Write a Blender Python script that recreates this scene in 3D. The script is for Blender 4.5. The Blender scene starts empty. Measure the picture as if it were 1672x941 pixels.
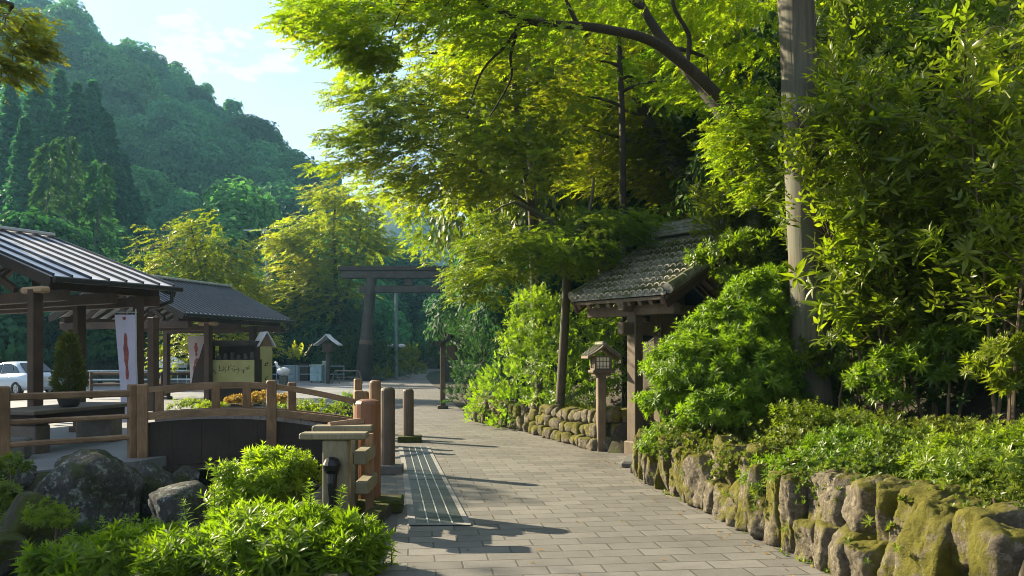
import bpy, math, random
import numpy as np
from mathutils import Vector, Matrix, noise as mnoise
R = math.radians
random.seed(11)
rng = np.random.default_rng(7)
scene = bpy.context.scene
COL = scene.collection
# ---------------------------------------------------------------- camera
CAMH, FPX, PX0, PY0 = 1.6, 1300.0, 836.0, 585.0
def W(px, py, Y):
    return Vector(((px - PX0) / FPX * Y, Y, CAMH + (PY0 - py) / FPX * Y))
def G(px, py, z=0.0):
    Y = FPX * (CAMH - z) / (py - PY0)
    return Vector(((px - PX0) / FPX * Y, Y, z))
cam = bpy.data.cameras.new('camera'); camo = bpy.data.objects.new('camera', cam)
COL.objects.link(camo)
camo.location = (0, 0, CAMH); camo.rotation_euler = (R(90), 0, 0)
cam.sensor_width = 36; cam.lens = 36 * FPX / 1672; cam.shift_y = (PY0 - 470.5) / 1672
cam.clip_end = 4000; cam.clip_start = 0.05
scene.camera = camo
# ---------------------------------------------------------------- light
SUN_AZ = R(-60)          # left of straight ahead
SUN_EL = R(27)
sd = Vector((math.sin(SUN_AZ) * math.cos(SUN_EL), math.cos(SUN_AZ) * math.cos(SUN_EL), math.sin(SUN_EL)))
sl = bpy.data.lights.new('sun', 'SUN'); slo = bpy.data.objects.new('sun', sl); COL.objects.link(slo)
sl.energy = 5.0; sl.angle = R(0.55); sl.color = (1.0, 0.86, 0.62)
slo.rotation_euler = sd.to_track_quat('Z', 'Y').to_euler()
wd = bpy.data.worlds.new('World'); scene.world = wd; wd.use_nodes = True
nt = wd.node_tree; nt.nodes.clear()
def N(nt, t, **kw):
    n = nt.nodes.new(t)
    for k, v in kw.items(): setattr(n, k, v)
    return n
def setin(n, **kw):
    for k, v in kw.items():
        n.inputs[k.replace('_', ' ')].default_value = v
sky = N(nt, 'ShaderNodeTexSky', sky_type='NISHITA'); sky.sun_disc = False
sky.sun_elevation = SUN_EL; sky.sun_rotation = SUN_AZ
sky.air_density = 1.0; sky.dust_density = .5; sky.ozone_density = 2.0
tc = N(nt, 'ShaderNodeTexCoord')
mp = N(nt, 'ShaderNodeMapping'); mp.inputs['Scale'].default_value = (1.2, 1.2, 4.5)
ns = N(nt, 'ShaderNodeTexNoise'); setin(ns, Scale=2.2, Detail=7.0, Roughness=0.55)
rp = N(nt, 'ShaderNodeValToRGB'); rp.color_ramp.elements[0].color = (.42, .42, .42, 1); rp.color_ramp.elements[0].position = 0.34; rp.color_ramp.elements[1].position = 0.74
mp2 = N(nt, 'ShaderNodeMapping'); mp2.inputs['Scale'].default_value = (5, 5, 9); mp2.inputs['Location'].default_value = (.3, 1.7, 0.2)
ns2 = N(nt, 'ShaderNodeTexNoise'); setin(ns2, Scale=2.1, Detail=6.0, Roughness=0.55)
rp2 = N(nt, 'ShaderNodeValToRGB'); rp2.color_ramp.elements[0].position = 0.60; rp2.color_ramp.elements[1].position = 0.70
add = N(nt, 'ShaderNodeMath', operation='MAXIMUM')
mul = N(nt, 'ShaderNodeMath', operation='MULTIPLY'); mul.inputs[1].default_value = 0.95
mx = N(nt, 'ShaderNodeMixRGB'); mx.inputs['Color2'].default_value = (4.0, 4.1, 4.35, 1)
bg = N(nt, 'ShaderNodeBackground'); bg.inputs['Strength'].default_value = 0.068
wo = N(nt, 'ShaderNodeOutputWorld')
L = nt.links.new
L(tc.outputs['Generated'], mp.inputs['Vector']); L(mp.outputs[0], ns.inputs['Vector']); L(ns.outputs['Fac'], rp.inputs[0])
L(tc.outputs['Generated'], mp2.inputs['Vector']); L(mp2.outputs[0], ns2.inputs['Vector']); L(ns2.outputs['Fac'], rp2.inputs[0])

def cloud_at(px, py, wide):
    d0 = Vector(((px - PX0) / FPX, 1, (PY0 - py) / FPX)).normalized()
    dt = N(nt, 'ShaderNodeVectorMath', operation='DOT_PRODUCT'); dt.inputs[1].default_value = d0
    nv = N(nt, 'ShaderNodeVectorMath', operation='NORMALIZE'); L(tc.outputs['Generated'], nv.inputs[0]); L(nv.outputs[0], dt.inputs[0])
    mr = N(nt, 'ShaderNodeMapRange'); mr.inputs['From Min'].default_value = math.cos(wide); mr.inputs['From Max'].default_value = 1.0; L(dt.outputs['Value'], mr.inputs['Value'])
    return mr.outputs[0]
mp3 = N(nt, 'ShaderNodeMapping'); mp3.inputs['Scale'].default_value = (1, 1, 2.2); L(tc.outputs['Generated'], mp3.inputs['Vector'])
ns3 = N(nt, 'ShaderNodeTexNoise'); setin(ns3, Scale=26.0, Detail=7.0, Roughness=0.6); L(mp3.outputs[0], ns3.inputs['Vector'])
puff = None
for px, py, wide in ((300, 100, .075), (262, 82, .04), (400, 88, .05), (452, 92, .04), (350, 86, .03)):
    c_ = cloud_at(px, py, wide)
    if puff is None: puff = c_
    else:
        m_ = N(nt, 'ShaderNodeMath', operation='MAXIMUM'); L(puff, m_.inputs[0]); L(c_, m_.inputs[1]); puff = m_.outputs[0]
pm = N(nt, 'ShaderNodeMath', operation='MULTIPLY_ADD'); pm.inputs[1].default_value = .34; L(puff, pm.inputs[0]); L(ns3.outputs['Fac'], pm.inputs[2])
rp3 = N(nt, 'ShaderNodeValToRGB'); rp3.color_ramp.elements[0].position = .70; rp3.color_ramp.elements[1].position = .84; L(pm.outputs[0], rp3.inputs[0])
rm = N(nt, 'ShaderNodeMath', operation='MULTIPLY'); rm.inputs[1].default_value = .72; L(rp.outputs[0], rm.inputs[0])
L(rm.outputs[0], add.inputs[0]); L(rp3.outputs[0], add.inputs[1]); L(add.outputs[0], mul.inputs[0])
L(mul.outputs[0], mx.inputs['Fac']); L(sky.outputs[0], mx.inputs['Color1']); L(mx.outputs[0], bg.inputs['Color']); L(bg.outputs[0], wo.inputs['Surface'])
vs = scene.view_settings
vs.view_transform = 'Standard'; vs.look = 'None'; vs.gamma = 1; vs.use_curve_mapping = False; vs.exposure = 1.9
cy = scene.cycles
cy.use_denoising = True; cy.filter_width = 0.95
cy.max_bounces = 6; cy.diffuse_bounces = 3; cy.glossy_bounces = 2; cy.transmission_bounces = 3
cy.volume_bounces = 0; cy.transparent_max_bounces = 4
cy.sample_clamp_indirect = 4; cy.caustics_reflective = False; cy.caustics_refractive = False
# ---------------------------------------------------------------- objects
ORG = {}
def tag(o, label=None, cat=None, group=None, kind=None):
    if label: o['label'] = label
    if cat: o['category'] = cat
    if group: o['group'] = group
    if kind: o['kind'] = kind
    return o
def thing(name, label, cat, loc=(0, 0, 0), group=None):
    o = bpy.data.objects.new(name, None); COL.objects.link(o)
    o.location = loc; o.empty_display_size = .1
    ORG[o.name] = Vector(loc)
    return tag(o, label, cat, group)
def link(name, me, parent=None):
    o = bpy.data.objects.new(name, me); COL.objects.link(o)
    if parent is not None:
        o.parent = parent
        ORG[o.name] = ORG[parent.name]
    return o
class MB:
    def __init__(s): s.v = []; s.f = []
    def add(s, vs, fs):
        b = len(s.v); s.v += [tuple(v) for v in vs]; s.f += [tuple(i + b for i in f) for f in fs]; return s
    def frame(s, c, x, y, z, sx, sy, sz, bev=0.0):
        """box with centre c, unit axes x y z, full sizes; bevelled long edges"""
        c = Vector(c)
        hx, hy, hz = sx / 2, sy / 2, sz / 2
        if bev <= 0:
            P = [c + x * (a * hx) + y * (b * hy) + z * (d * hz) for d in (-1, 1) for a, b in ((-1, -1), (1, -1), (1, 1), (-1, 1))]
            return s.add(P, [(3, 2, 1, 0), (4, 5, 6, 7), (0, 1, 5, 4), (1, 2, 6, 5), (2, 3, 7, 6), (3, 0, 4, 7)])
        e = min(bev, hx * .6, hy * .6, hz * .6)
        rings = []
        for zz, k in ((-hz, e), (-hz + e, 0), (hz - e, 0), (hz, e)):
            a, b = hx - k, hy - k; q = e * .9
            rings.append([(-a + q, -b), (a - q, -b), (a, -b + q), (a, b - q), (a - q, b), (-a + q, b), (-a, b - q), (-a, -b + q)])
        P = []; F = []
        for zz, r in zip((-hz, -hz + e, hz - e, hz), rings):
            P += [c + x * u + y * w + z * zz for u, w in r]
        for i in range(3):
            for j in range(8):
                F.append((i * 8 + j, i * 8 + (j + 1) % 8, i * 8 + 8 + (j + 1) % 8, i * 8 + 8 + j))
        F.append(tuple(range(7, -1, -1))); F.append(tuple(range(24, 32)))
        return s.add(P, F)
    def box(s, c, size, rz=0.0, bev=0.0):
        x = Vector((math.cos(rz), math.sin(rz), 0)); y = Vector((-math.sin(rz), math.cos(rz), 0))
        return s.frame(c, x, y, Vector((0, 0, 1)), size[0], size[1], size[2], bev)
    def bar(s, p, q, w, h, bev=0.0, up=Vector((0, 0, 1))):
        """beam from p to q: w sideways, h along up"""
        p, q = Vector(p), Vector(q); z = (q - p); ln = z.length; z.normalize()
        x = z.cross(up)
        if x.length < 1e-4: x = Vector((1, 0, 0))
        x.normalize(); y = x.cross(z).normalized()
        return s.frame((p + q) / 2, x, y * -1, z, w, h, ln, bev) if False else s.frame((p + q) / 2, x, y, z * -1 if x.cross(y).dot(z) < 0 else z, w, h, ln, bev)
    def tube(s, pts, rad, n=8, cap=True):
        pts = [Vector(p) for p in pts]
        if not hasattr(rad, '__len__'): rad = [rad] * len(pts)
        P = []; F = []; ref = None
        for i, p in enumerate(pts):
            t = (pts[min(i + 1, len(pts) - 1)] - pts[max(i - 1, 0)]).normalized()
            if ref is None:
                ref = t.orthogonal().normalized()
            ref = (ref - t * ref.dot(t)).normalized(); b = t.cross(ref)
            P += [p + (ref * math.cos(k * 2 * math.pi / n) + b * math.sin(k * 2 * math.pi / n)) * rad[i] for k in range(n)]
        for i in range(len(pts) - 1):
            for k in range(n):
                F.append((i * n + k, i * n + (k + 1) % n, i * n + n + (k + 1) % n, i * n + n + k))
        if cap:
            F.append(tuple(range(n - 1, -1, -1))); F.append(tuple(range((len(pts) - 1) * n, len(pts) * n)))
        return s.add(P, F)
    def lathe(s, c, prof, n=16, sq=0.0):
        c = Vector(c); P = []; F = []
        for r, z in prof:
            for k in range(n):
                a = k * 2 * math.pi / n
                P.append(c + Vector((r * math.cos(a), r * math.sin(a), z)))
        for i in range(len(prof) - 1):
            for k in range(n):
                F.append((i * n + k, i * n + (k + 1) % n, i * n + n + (k + 1) % n, i * n + n + k))
        F.append(tuple(range(n - 1, -1, -1))); F.append(tuple(range((len(prof) - 1) * n, len(prof) * n)))
        return s.add(P, F)
    def prism(s, poly, off):
        """polygon (list of Vectors) extruded by vector off"""
        n = len(poly); off = Vector(off)
        P = [Vector(p) for p in poly] + [Vector(p) + off for p in poly]
        F = [tuple(range(n - 1, -1, -1)), tuple(range(n, 2 * n))] + [(i, (i + 1) % n, n + (i + 1) % n, n + i) for i in range(n)]
        return s.add(P, F)
    def mesh(s, name, mat, off=Vector((0, 0, 0)), smooth=False):
        me = bpy.data.meshes.new(name)
        me.from_pydata([tuple(Vector(v) - off) for v in s.v], [], s.f)
        me.materials.append(mat)
        if smooth:
            me.polygons.foreach_set('use_smooth', [True] * len(me.polygons))
        me.update()
        return me
    def build(s, name, mat, parent=None, label=None, smooth=False):
        off = ORG[parent.name] if parent is not None else Vector((0, 0, 0))
        me = s.mesh(name, mat, off, smooth)
        bm_fix(me)
        o = link(name, me, parent)
        if label: o['label'] = label
        return o
import bmesh
def bm_fix(me):
    bm = bmesh.new(); bm.from_mesh(me); bmesh.ops.recalc_face_normals(bm, faces=bm.faces); bm.to_mesh(me); bm.free()
def np_mesh(name, V, F, mat, off=(0, 0, 0), tint=None, smooth=False, uv=None):
    """V (n,3), F (m,k) constant k"""
    me = bpy.data.meshes.new(name)
    V = np.asarray(V, np.float32) - np.asarray(off, np.float32); F = np.asarray(F, np.int32)
    k = F.shape[1]
    me.vertices.add(len(V)); me.vertices.foreach_set('co', V.ravel())
    me.loops.add(F.size); me.loops.foreach_set('vertex_index', F.ravel())
    me.polygons.add(len(F)); me.polygons.foreach_set('loop_start', np.arange(0, F.size, k, dtype=np.int32))
    try: me.polygons.foreach_set('loop_total', np.full(len(F), k, np.int32))
    except Exception: pass
    if smooth: me.polygons.foreach_set('use_smooth', np.ones(len(F), bool))
    me.update(calc_edges=True)
    if tint is not None:
        a = me.attributes.new('tint', 'FLOAT', 'FACE'); a.data.foreach_set('value', np.asarray(tint, np.float32))
    if uv is not None:
        l = me.uv_layers.new(name='UVMap'); l.data.foreach_set('uv', np.asarray(uv, np.float32)[F.ravel()].ravel())
    me.materials.append(mat)
    return me
def kids(o): return [c for c in bpy.data.objects if c.parent == o]
def copy_tree(o, parent=None, kidmap={}):
    c = o.copy(); COL.objects.link(c)
    if parent is not None: c.parent = parent
    ks = kidmap.get(o.name)
    if ks is None:
        ks = kids(o); kidmap[o.name] = ks
    for ch in ks: copy_tree(ch, c)
    return c
def bez(pts, n=12):
    """smooth polyline through pts (Catmull-Rom)"""
    pts = [Vector(p) for p in pts]
    if len(pts) == 2: return [pts[0].lerp(pts[1], i / n) for i in range(n + 1)]
    out = []
    for i in range(len(pts) - 1):
        p0, p1, p2, p3 = pts[max(i - 1, 0)], pts[i], pts[i + 1], pts[min(i + 2, len(pts) - 1)]
        for k in range(n):
            t = k / n
            out.append(.5 * ((2 * p1) + (p2 - p0) * t + (2 * p0 - 5 * p1 + 4 * p2 - p3) * t * t + (3 * p1 - p0 - 3 * p2 + p3) * t ** 3))
    out.append(pts[-1]); return out
# ---------------------------------------------------------------- materials
def mat_base(name):
    m = bpy.data.materials.new(name); m.use_nodes = True
    nt = m.node_tree; nt.nodes.clear()
    out = N(nt, 'ShaderNodeOutputMaterial'); bs = N(nt, 'ShaderNodeBsdfPrincipled')
    nt.links.new(bs.outputs[0], out.inputs['Surface'])
    return m, nt, bs, out
def ramp(nt, fac, stops):
    r = N(nt, 'ShaderNodeValToRGB'); cr = r.color_ramp
    while len(cr.elements) < len(stops): cr.elements.new(.5)
    for e, (p, c) in zip(cr.elements, stops):
        e.position = p; e.color = (*c, 1)
    nt.links.new(fac, r.inputs[0]); return r.outputs[0]
def coords(nt, scale=(1, 1, 1), kind='Object', rot=(0, 0, 0)):
    t = N(nt, 'ShaderNodeTexCoord'); m = N(nt, 'ShaderNodeMapping')
    m.inputs['Scale'].default_value = scale; m.inputs['Rotation'].default_value = rot
    nt.links.new(t.outputs[kind], m.inputs['Vector']); return m.outputs[0]
def noise(nt, vec, scale, detail=5.0, rough=.55):
    n = N(nt, 'ShaderNodeTexNoise'); setin(n, Scale=scale, Detail=detail, Roughness=rough)
    nt.links.new(vec, n.inputs['Vector']); return n.outputs['Fac']
def bump(nt, bs, h, strength=.4, dist=.01):
    b = N(nt, 'ShaderNodeBump'); setin(b, Strength=strength, Distance=dist)
    nt.links.new(h, b.inputs['Height']); nt.links.new(b.outputs[0], bs.inputs['Normal'])
def mixc(nt, f, a, b, mode='MIX'):
    m = N(nt, 'ShaderNodeMixRGB', blend_type=mode)
    if isinstance(f, float): m.inputs[0].default_value = f
    else: nt.links.new(f, m.inputs[0])
    for i, c in ((1, a), (2, b)):
        if isinstance(c, tuple): m.inputs[i].default_value = (*c, 1)
        else: nt.links.new(c, m.inputs[i])
    return m.outputs[0]
def wood(name, c1, c2, scale=(6, 6, 1), rough=.65, grain=9, streak=None):
    m, nt, bs, _ = mat_base(name)
    v = coords(nt, scale)
    f = noise(nt, v, grain, 6, .65); g = noise(nt, coords(nt), 1.7, 3)
    c = ramp(nt, f, [(.3, c1), (.7, c2)])
    c = mixc(nt, ramp(nt, g, [(.35, (0, 0, 0)), (.75, (1, 1, 1))]), c, streak or tuple(x * .55 for x in c1))
    nt.links.new(c, bs.inputs['Base Color']); bs.inputs['Roughness'].default_value = rough
    bump(nt, bs, f, .35, .006); return m
def plain(name, c, rough=.5, metal=0.0, var=.25, scale=4, bmp=.0, coat=0.0):
    m, nt, bs, _ = mat_base(name)
    f = noise(nt, coords(nt), scale, 6, .6)
    cc = ramp(nt, f, [(.3, tuple(x * (1 - var) for x in c)), (.7, tuple(min(1, x * (1 + var * .5)) for x in c))])
    nt.links.new(cc, bs.inputs['Base Color'])
    bs.inputs['Roughness'].default_value = rough; bs.inputs['Metallic'].default_value = metal
    if coat: bs.inputs['Coat Weight'].default_value = coat; bs.inputs['Coat Roughness'].default_value = .05
    if bmp: bump(nt, bs, f, bmp, .01)
    return m
def leafmat(name, c1, c2, tr=.42, tmul=(2.1, 2.3, .8), rough=.4, spec=.28, obvar=.25, c3=None):
    m, nt, bs, out = mat_base(name)
    at = N(nt, 'ShaderNodeAttribute', attribute_name='tint')
    st = [(0.0, c1), (.75 if c3 else 1.0, c2)] + ([(1.0, c3)] if c3 else [])
    c = ramp(nt, at.outputs['Fac'], st)
    oi = N(nt, 'ShaderNodeObjectInfo')
    hs = N(nt, 'ShaderNodeHueSaturation')
    mr = N(nt, 'ShaderNodeMapRange'); mr.inputs['To Min'].default_value = 1 - obvar; mr.inputs['To Max'].default_value = 1 + obvar
    nt.links.new(oi.outputs['Random'], mr.inputs['Value']); nt.links.new(mr.outputs[0], hs.inputs['Value'])
    mr2 = N(nt, 'ShaderNodeMapRange'); mr2.inputs['To Min'].default_value = .5 - obvar * .08; mr2.inputs['To Max'].default_value = .5 + obvar * .08
    w = N(nt, 'ShaderNodeMath', operation='FRACT'); w2 = N(nt, 'ShaderNodeMath', operation='MULTIPLY'); w2.inputs[1].default_value = 7.31
    nt.links.new(oi.outputs['Random'], w2.inputs[0]); nt.links.new(w2.outputs[0], w.inputs[0]); nt.links.new(w.outputs[0], mr2.inputs['Value']); nt.links.new(mr2.outputs[0], hs.inputs['Hue'])
    nt.links.new(c, hs.inputs['Color']); c = hs.outputs[0]
    nt.links.new(c, bs.inputs['Base Color']); bs.inputs['Roughness'].default_value = rough
    bs.inputs['Specular IOR Level'].default_value = spec
    tl = N(nt, 'ShaderNodeBsdfTranslucent')
    nt.links.new(mixc(nt, 1.0, c, tmul, 'MULTIPLY'), tl.inputs['Color'])
    ms = N(nt, 'ShaderNodeMixShader'); ms.inputs[0].default_value = tr
    nt.links.new(bs.outputs[0], ms.inputs[1]); nt.links.new(tl.outputs[0], ms.inputs[2]); nt.links.new(ms.outputs[0], out.inputs['Surface'])
    return m
def stonemat(name, c1, c2, moss=None, mossamt=.5, lichen=None, sc=3.0):
    m, nt, bs, _ = mat_base(name)
    v = coords(nt, kind='Object')
    n1 = noise(nt, v, sc * 2, 10, .7); n2 = noise(nt, v, sc * .45, 4, .6); n3 = noise(nt, v, sc * 7, 8, .7)
    c = ramp(nt, n1, [(.3, c1), (.7, c2)])
    if lichen: c = mixc(nt, ramp(nt, noise(nt, v, sc * 3.1, 9, .75), [(.53, (0, 0, 0)), (.60, (1, 1, 1))]), c, lichen)
    if moss:
        ge = N(nt, 'ShaderNodeNewGeometry'); sx = N(nt, 'ShaderNodeSeparateXYZ'); nt.links.new(ge.outputs['Normal'], sx.inputs[0])
        a = N(nt, 'ShaderNodeMath', operation='MULTIPLY_ADD'); a.inputs[1].default_value = .16; nt.links.new(sx.outputs['Z'], a.inputs[0]); nt.links.new(n2, a.inputs[2])
        a2 = N(nt, 'ShaderNodeMath', operation='MULTIPLY_ADD'); a2.inputs[1].default_value = .34; nt.links.new(n3, a2.inputs[0]); nt.links.new(a.outputs[0], a2.inputs[2])
        mc = ramp(nt, n1, [(.35, tuple(x * .5 for x in moss)), (.7, moss)])
        c = mixc(nt, ramp(nt, a2.outputs[0], [(.755 - mossamt * .2, (0, 0, 0)), (.86 - mossamt * .2, (1, 1, 1))]), c, mc)
    nt.links.new(c, bs.inputs['Base Color']); bs.inputs['Roughness'].default_value = .9
    bs.inputs['Specular IOR Level'].default_value = .2
    bump(nt, bs, mixc(nt, .4, n1, n3), 1.0, .05); return m
M = {}
M['wood_warm'] = wood('warm weathered wood', (.20, .112, .052), (.35, .215, .115), (5, 5, .6))
M['wood_rail'] = wood('rail wood', (.22, .13, .065), (.40, .26, .15), (1.2, 1.2, 6))
M['wood_dark'] = wood('dark stained wood', (.055, .028, .016), (.10, .052, .030), (5, 5, .6))
M['wood_black'] = wood('black brown wood', (.028, .017, .011), (.060, .036, .024), (4, 4, 1))
M['wood_red'] = wood('red brown bollard wood', (.17, .068, .03), (.28, .125, .058), (6, 6, .5), .5)
M['wood_grey'] = wood('grey green old wood', (.17, .145, .085), (.30, .26, .16), (6, 6, .7))
M['wood_post'] = wood('bollard brown wood', (.085, .058, .038), (.15, .105, .07), (6, 6, .5))
M['wood_gate'] = wood('gate timber', (.115, .082, .050), (.21, .155, .095), (6, 6, .5))
M['wood_torii'] = wood('old torii timber', (.045, .033, .027), (.09, .068, .056), (3, 3, .8))
M['cut_end'] = plain('pale cut wood', (.45, .30, .17), .7)
M['bark'] = wood('bark', (.055, .042, .028), (.13, .10, .07), (5, 5, .8), .9, 7, (.05, .06, .03))
M['bark_grey'] = wood('grey cedar bark', (.036, .028, .019), (.165, .135, .095), (4.2, 4.2, .16), .9, 7, (.10, .11, .075))
M['bark_dark'] = wood('dark bark', (.03, .024, .016), (.07, .055, .036), (5, 5, .8), .9, 7)
M['stem'] = wood('tan stem', (.10, .07, .04), (.19, .14, .08), (8, 8, 1), .8, 7)
M['metal_roof'] = plain('standing seam metal', (.66, .66, .70), .46, .5, .12, 2)
M['metal_dark'] = plain('dark gutter metal', (.03, .028, .028), .5, .2)
M['seam'] = plain('seam metal', (.05, .055, .07), .45, .4)
M['seam_fine'] = plain('fine seam metal', (.10, .105, .12), .45, .3)
M['metal_pale'] = plain('pale ribbed metal', (.50, .51, .54), .5, .25, .2, 2)
M['tile'] = stonemat('grey roof tile', (.19, .19, .17), (.34, .34, .30), (.16, .17, .08), .2, (.40, .39, .34), 4)
M['tile_edge'] = plain('weathered tile edge', (.44, .41, .34), .8, 0, .4, 14)
M['wall_stone'] = stonemat('mossy wall stone', (.060, .050, .035), (.175, .148, .105), (.140, .130, .020), .47, (.22, .195, .145), 5)
M['boulder'] = stonemat('dark lichened boulder', (.035, .034, .032), (.11, .105, .10), (.05, .06, .02), .15, (.24, .27, .24), 3.0)
M['boulder_moss'] = stonemat('mossy dark rock', (.05, .045, .035), (.12, .11, .09), (.07, .085, .015), .5, None, 3)
M['concrete'] = plain('grey concrete', (.115, .11, .098), .85, 0, .3, 9, .3)
M['concrete_pale'] = plain('pale concrete border', (.21, .205, .19), .8, 0, .25, 12, .3)
M['grate'] = plain('grey green grating', (.034, .042, .045), .45, .2, .3, 20)
M['grate_line'] = plain('pale steel strip', (.42, .42, .38), .5, .3)
M['table'] = wood('old table slab', (.11, .085, .065), (.20, .165, .13), (3, 3, 3), .45)
M['paper'] = plain('cream paper pane', (.78, .72, .54), .7, 0, .06)
M['white'] = plain('white paint', (.75, .76, .78), .45, 0, .06)
M['car_paint'] = plain('silver blue car paint', (.46, .56, .66), .3, .15, .03, 1, 0, .6)
M['glass_dark'] = plain('dark window glass', (.015, .02, .025), .06, 0, .1)
M['rubber'] = plain('black rubber', (.02, .02, .022), .8)
M['rim'] = plain('wheel alloy', (.5, .5, .52), .35, .7)
M['red_lens'] = plain('red lamp lens', (.45, .02, .02), .2)
M['plate'] = plain('number plate', (.6, .6, .55), .5)
M['steel_blue'] = plain('pale blue steel', (.24, .33, .38), .5, .3)
M['steel_pale'] = plain('pale steel rail', (.50, .56, .56), .45, .3)
M['bin_blue'] = plain('pale blue panel', (.33, .50, .56), .6)
M['sign_yellow'] = plain('olive yellow sign board', (.43, .42, .17), .6, 0, .2, 3)
M['ink'] = plain('black ink', (.03, .03, .025), .8)
M['banner'] = plain('lavender white cloth', (.62, .60, .74), .8, 0, .1, 3)
M['banner_pink'] = plain('pale pink cloth', (.58, .50, .52), .8, 0, .15, 3)
M['banner_red'] = plain('brick red print', (.36, .10, .08), .8, 0, .45, 9)
M['banner_mag'] = plain('magenta print', (.42, .10, .28), .8, 0, .4, 6)
M['pot'] = plain('dark pot', (.03, .028, .027), .55)
M['orange'] = plain('orange brown hose', (.42, .17, .06), .6)
M['tap'] = plain('black iron', (.016, .016, .018), .4, .4)
M['water'] = plain('dark stream water', (.012, .016, .016), .06, 0, .3, 3, .4)
# leaves
M['L_maple'] = leafmat('maple leaf', (.085, .145, .012), (.180, .225, .016), .47, (2.1, 2.3, .55), c3=(.24, .235, .014))
M['L_maple_far'] = leafmat('maple leaf green', (.070, .120, .014), (.15, .195, .016), .48, (2.1, 2.3, .6), c3=(.22, .21, .016))
M['L_maple_in'] = leafmat('inner maple leaf', (.095, .155, .012), (.20, .245, .016), .50, (2.2, 2.35, .55), c3=(.26, .25, .014))
M['L_yellow'] = leafmat('yellow green leaf', (.11, .165, .012), (.20, .235, .014), .48, (1.9, 2.1, .5), c3=(.25, .235, .014))
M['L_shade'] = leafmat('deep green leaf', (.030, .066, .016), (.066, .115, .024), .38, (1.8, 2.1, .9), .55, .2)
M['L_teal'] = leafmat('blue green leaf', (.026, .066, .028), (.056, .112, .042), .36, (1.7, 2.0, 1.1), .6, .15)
M['L_bush'] = leafmat('fresh glossy leaf', (.080, .140, .012), (.185, .24, .016), .48, (2.0, 2.15, .6), .42, .35)
M['L_front'] = leafmat('bright young leaf', (.105, .165, .010), (.235, .285, .016), .50, (2.1, 2.25, .5), .40, .35)
M['L_under'] = leafmat('understorey leaf', (.070, .122, .012), (.165, .21, .018), .46, (2.1, 2.3, .6), .36, .42)
M['L_azalea'] = leafmat('small olive leaf', (.060, .095, .014), (.155, .18, .028), .42, (1.9, 1.9, .8), .4)
M['L_lime'] = leafmat('lime leaf', (.085, .145, .014), (.165, .22, .018), .48, (1.9, 2.2, .6), c3=(.21, .22, .016))
M['L_hill'] = leafmat('hill forest leaf', (.024, .115, .050), (.080, .215, .070), .34, (1.7, 2.1, 1.0), .6, .1, obvar=.5)
M['L_cedar'] = leafmat('cedar needle', (.018, .092, .045), (.050, .160, .068), .32, (1.6, 1.9, 1.0), .6, .1, obvar=.25)
M['L_bamboo'] = leafmat('bamboo leaf', (.025, .08, .03), (.055, .13, .04), .36, (1.7, 2.0, .9), .6, .1)
M['L_grass'] = leafmat('grass blade', (.085, .13, .012), (.19, .21, .022), .45, (1.9, 1.8, .6))
M['L_dry'] = leafmat('straw flower', (.22, .17, .04), (.42, .30, .07), .3, (1.5, 1.4, .8))
# ---------------------------------------------------------------- terrain
EY = np.array([-60, 2, 4.2, 5.94, 7.56, 10.4, 11.0, 13.4, 17.3, 19.8, 26, 37.8, 50, 69, 90, 120, 400])
EX = np.array([3.3, 2.95, 2.62, 2.35, 2.12, 1.71, 1.66, 1.43, .19, -.93, -1.9, -3.4, -5.2, -7.6, -9.4, -8.5, -8.5])
def edgeR(y): return np.interp(y, EY, EX)
def ss(a, b, x):
    t = np.clip((np.asarray(x, float) - a) / (b - a), 0, 1); return t * t * (3 - 2 * t)
LOW = np.array([(-14, 5.5), (-7.2, 10.75), (-5.95, 12.1), (-5.75, 12.9), (-6.0, 16.4), (-3.0, 16.9), (-2.45, 12), (-2.35, 8.6), (-1.85, 7), (-1.65, 5), (-1.5, 1), (-14, 1)], float)
def polydist(x, y, P):
    x = np.asarray(x, float); y = np.asarray(y, float)
    d = np.full(x.shape, 1e9); ins = np.zeros(x.shape, bool)
    n = len(P)
    for i in range(n):
        a = P[i]; b = P[(i + 1) % n]; e = b - a
        t = np.clip(((x - a[0]) * e[0] + (y - a[1]) * e[1]) / (e @ e), 0, 1)
        d = np.minimum(d, np.hypot(x - a[0] - t * e[0], y - a[1] - t * e[1]))
        c = ((a[1] > y) != (b[1] > y)) & (x < (b[0] - a[0]) * (y - a[1]) / (b[1] - a[1] + 1e-12) + a[0])
        ins ^= c
    return np.where(ins, d, -d)
RU = (np.array([-500, -200, 0, 50, 110, 180, 290, 400, 480, 520, 560, 620, 700, 760, 2000]) - PX0) / FPX
RZ = (585 - np.array([105, 107, 115, 121, 140, 190, 246, 305, 362, 392, 440, 510, 562, 585, 585])) / FPX * 250
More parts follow.
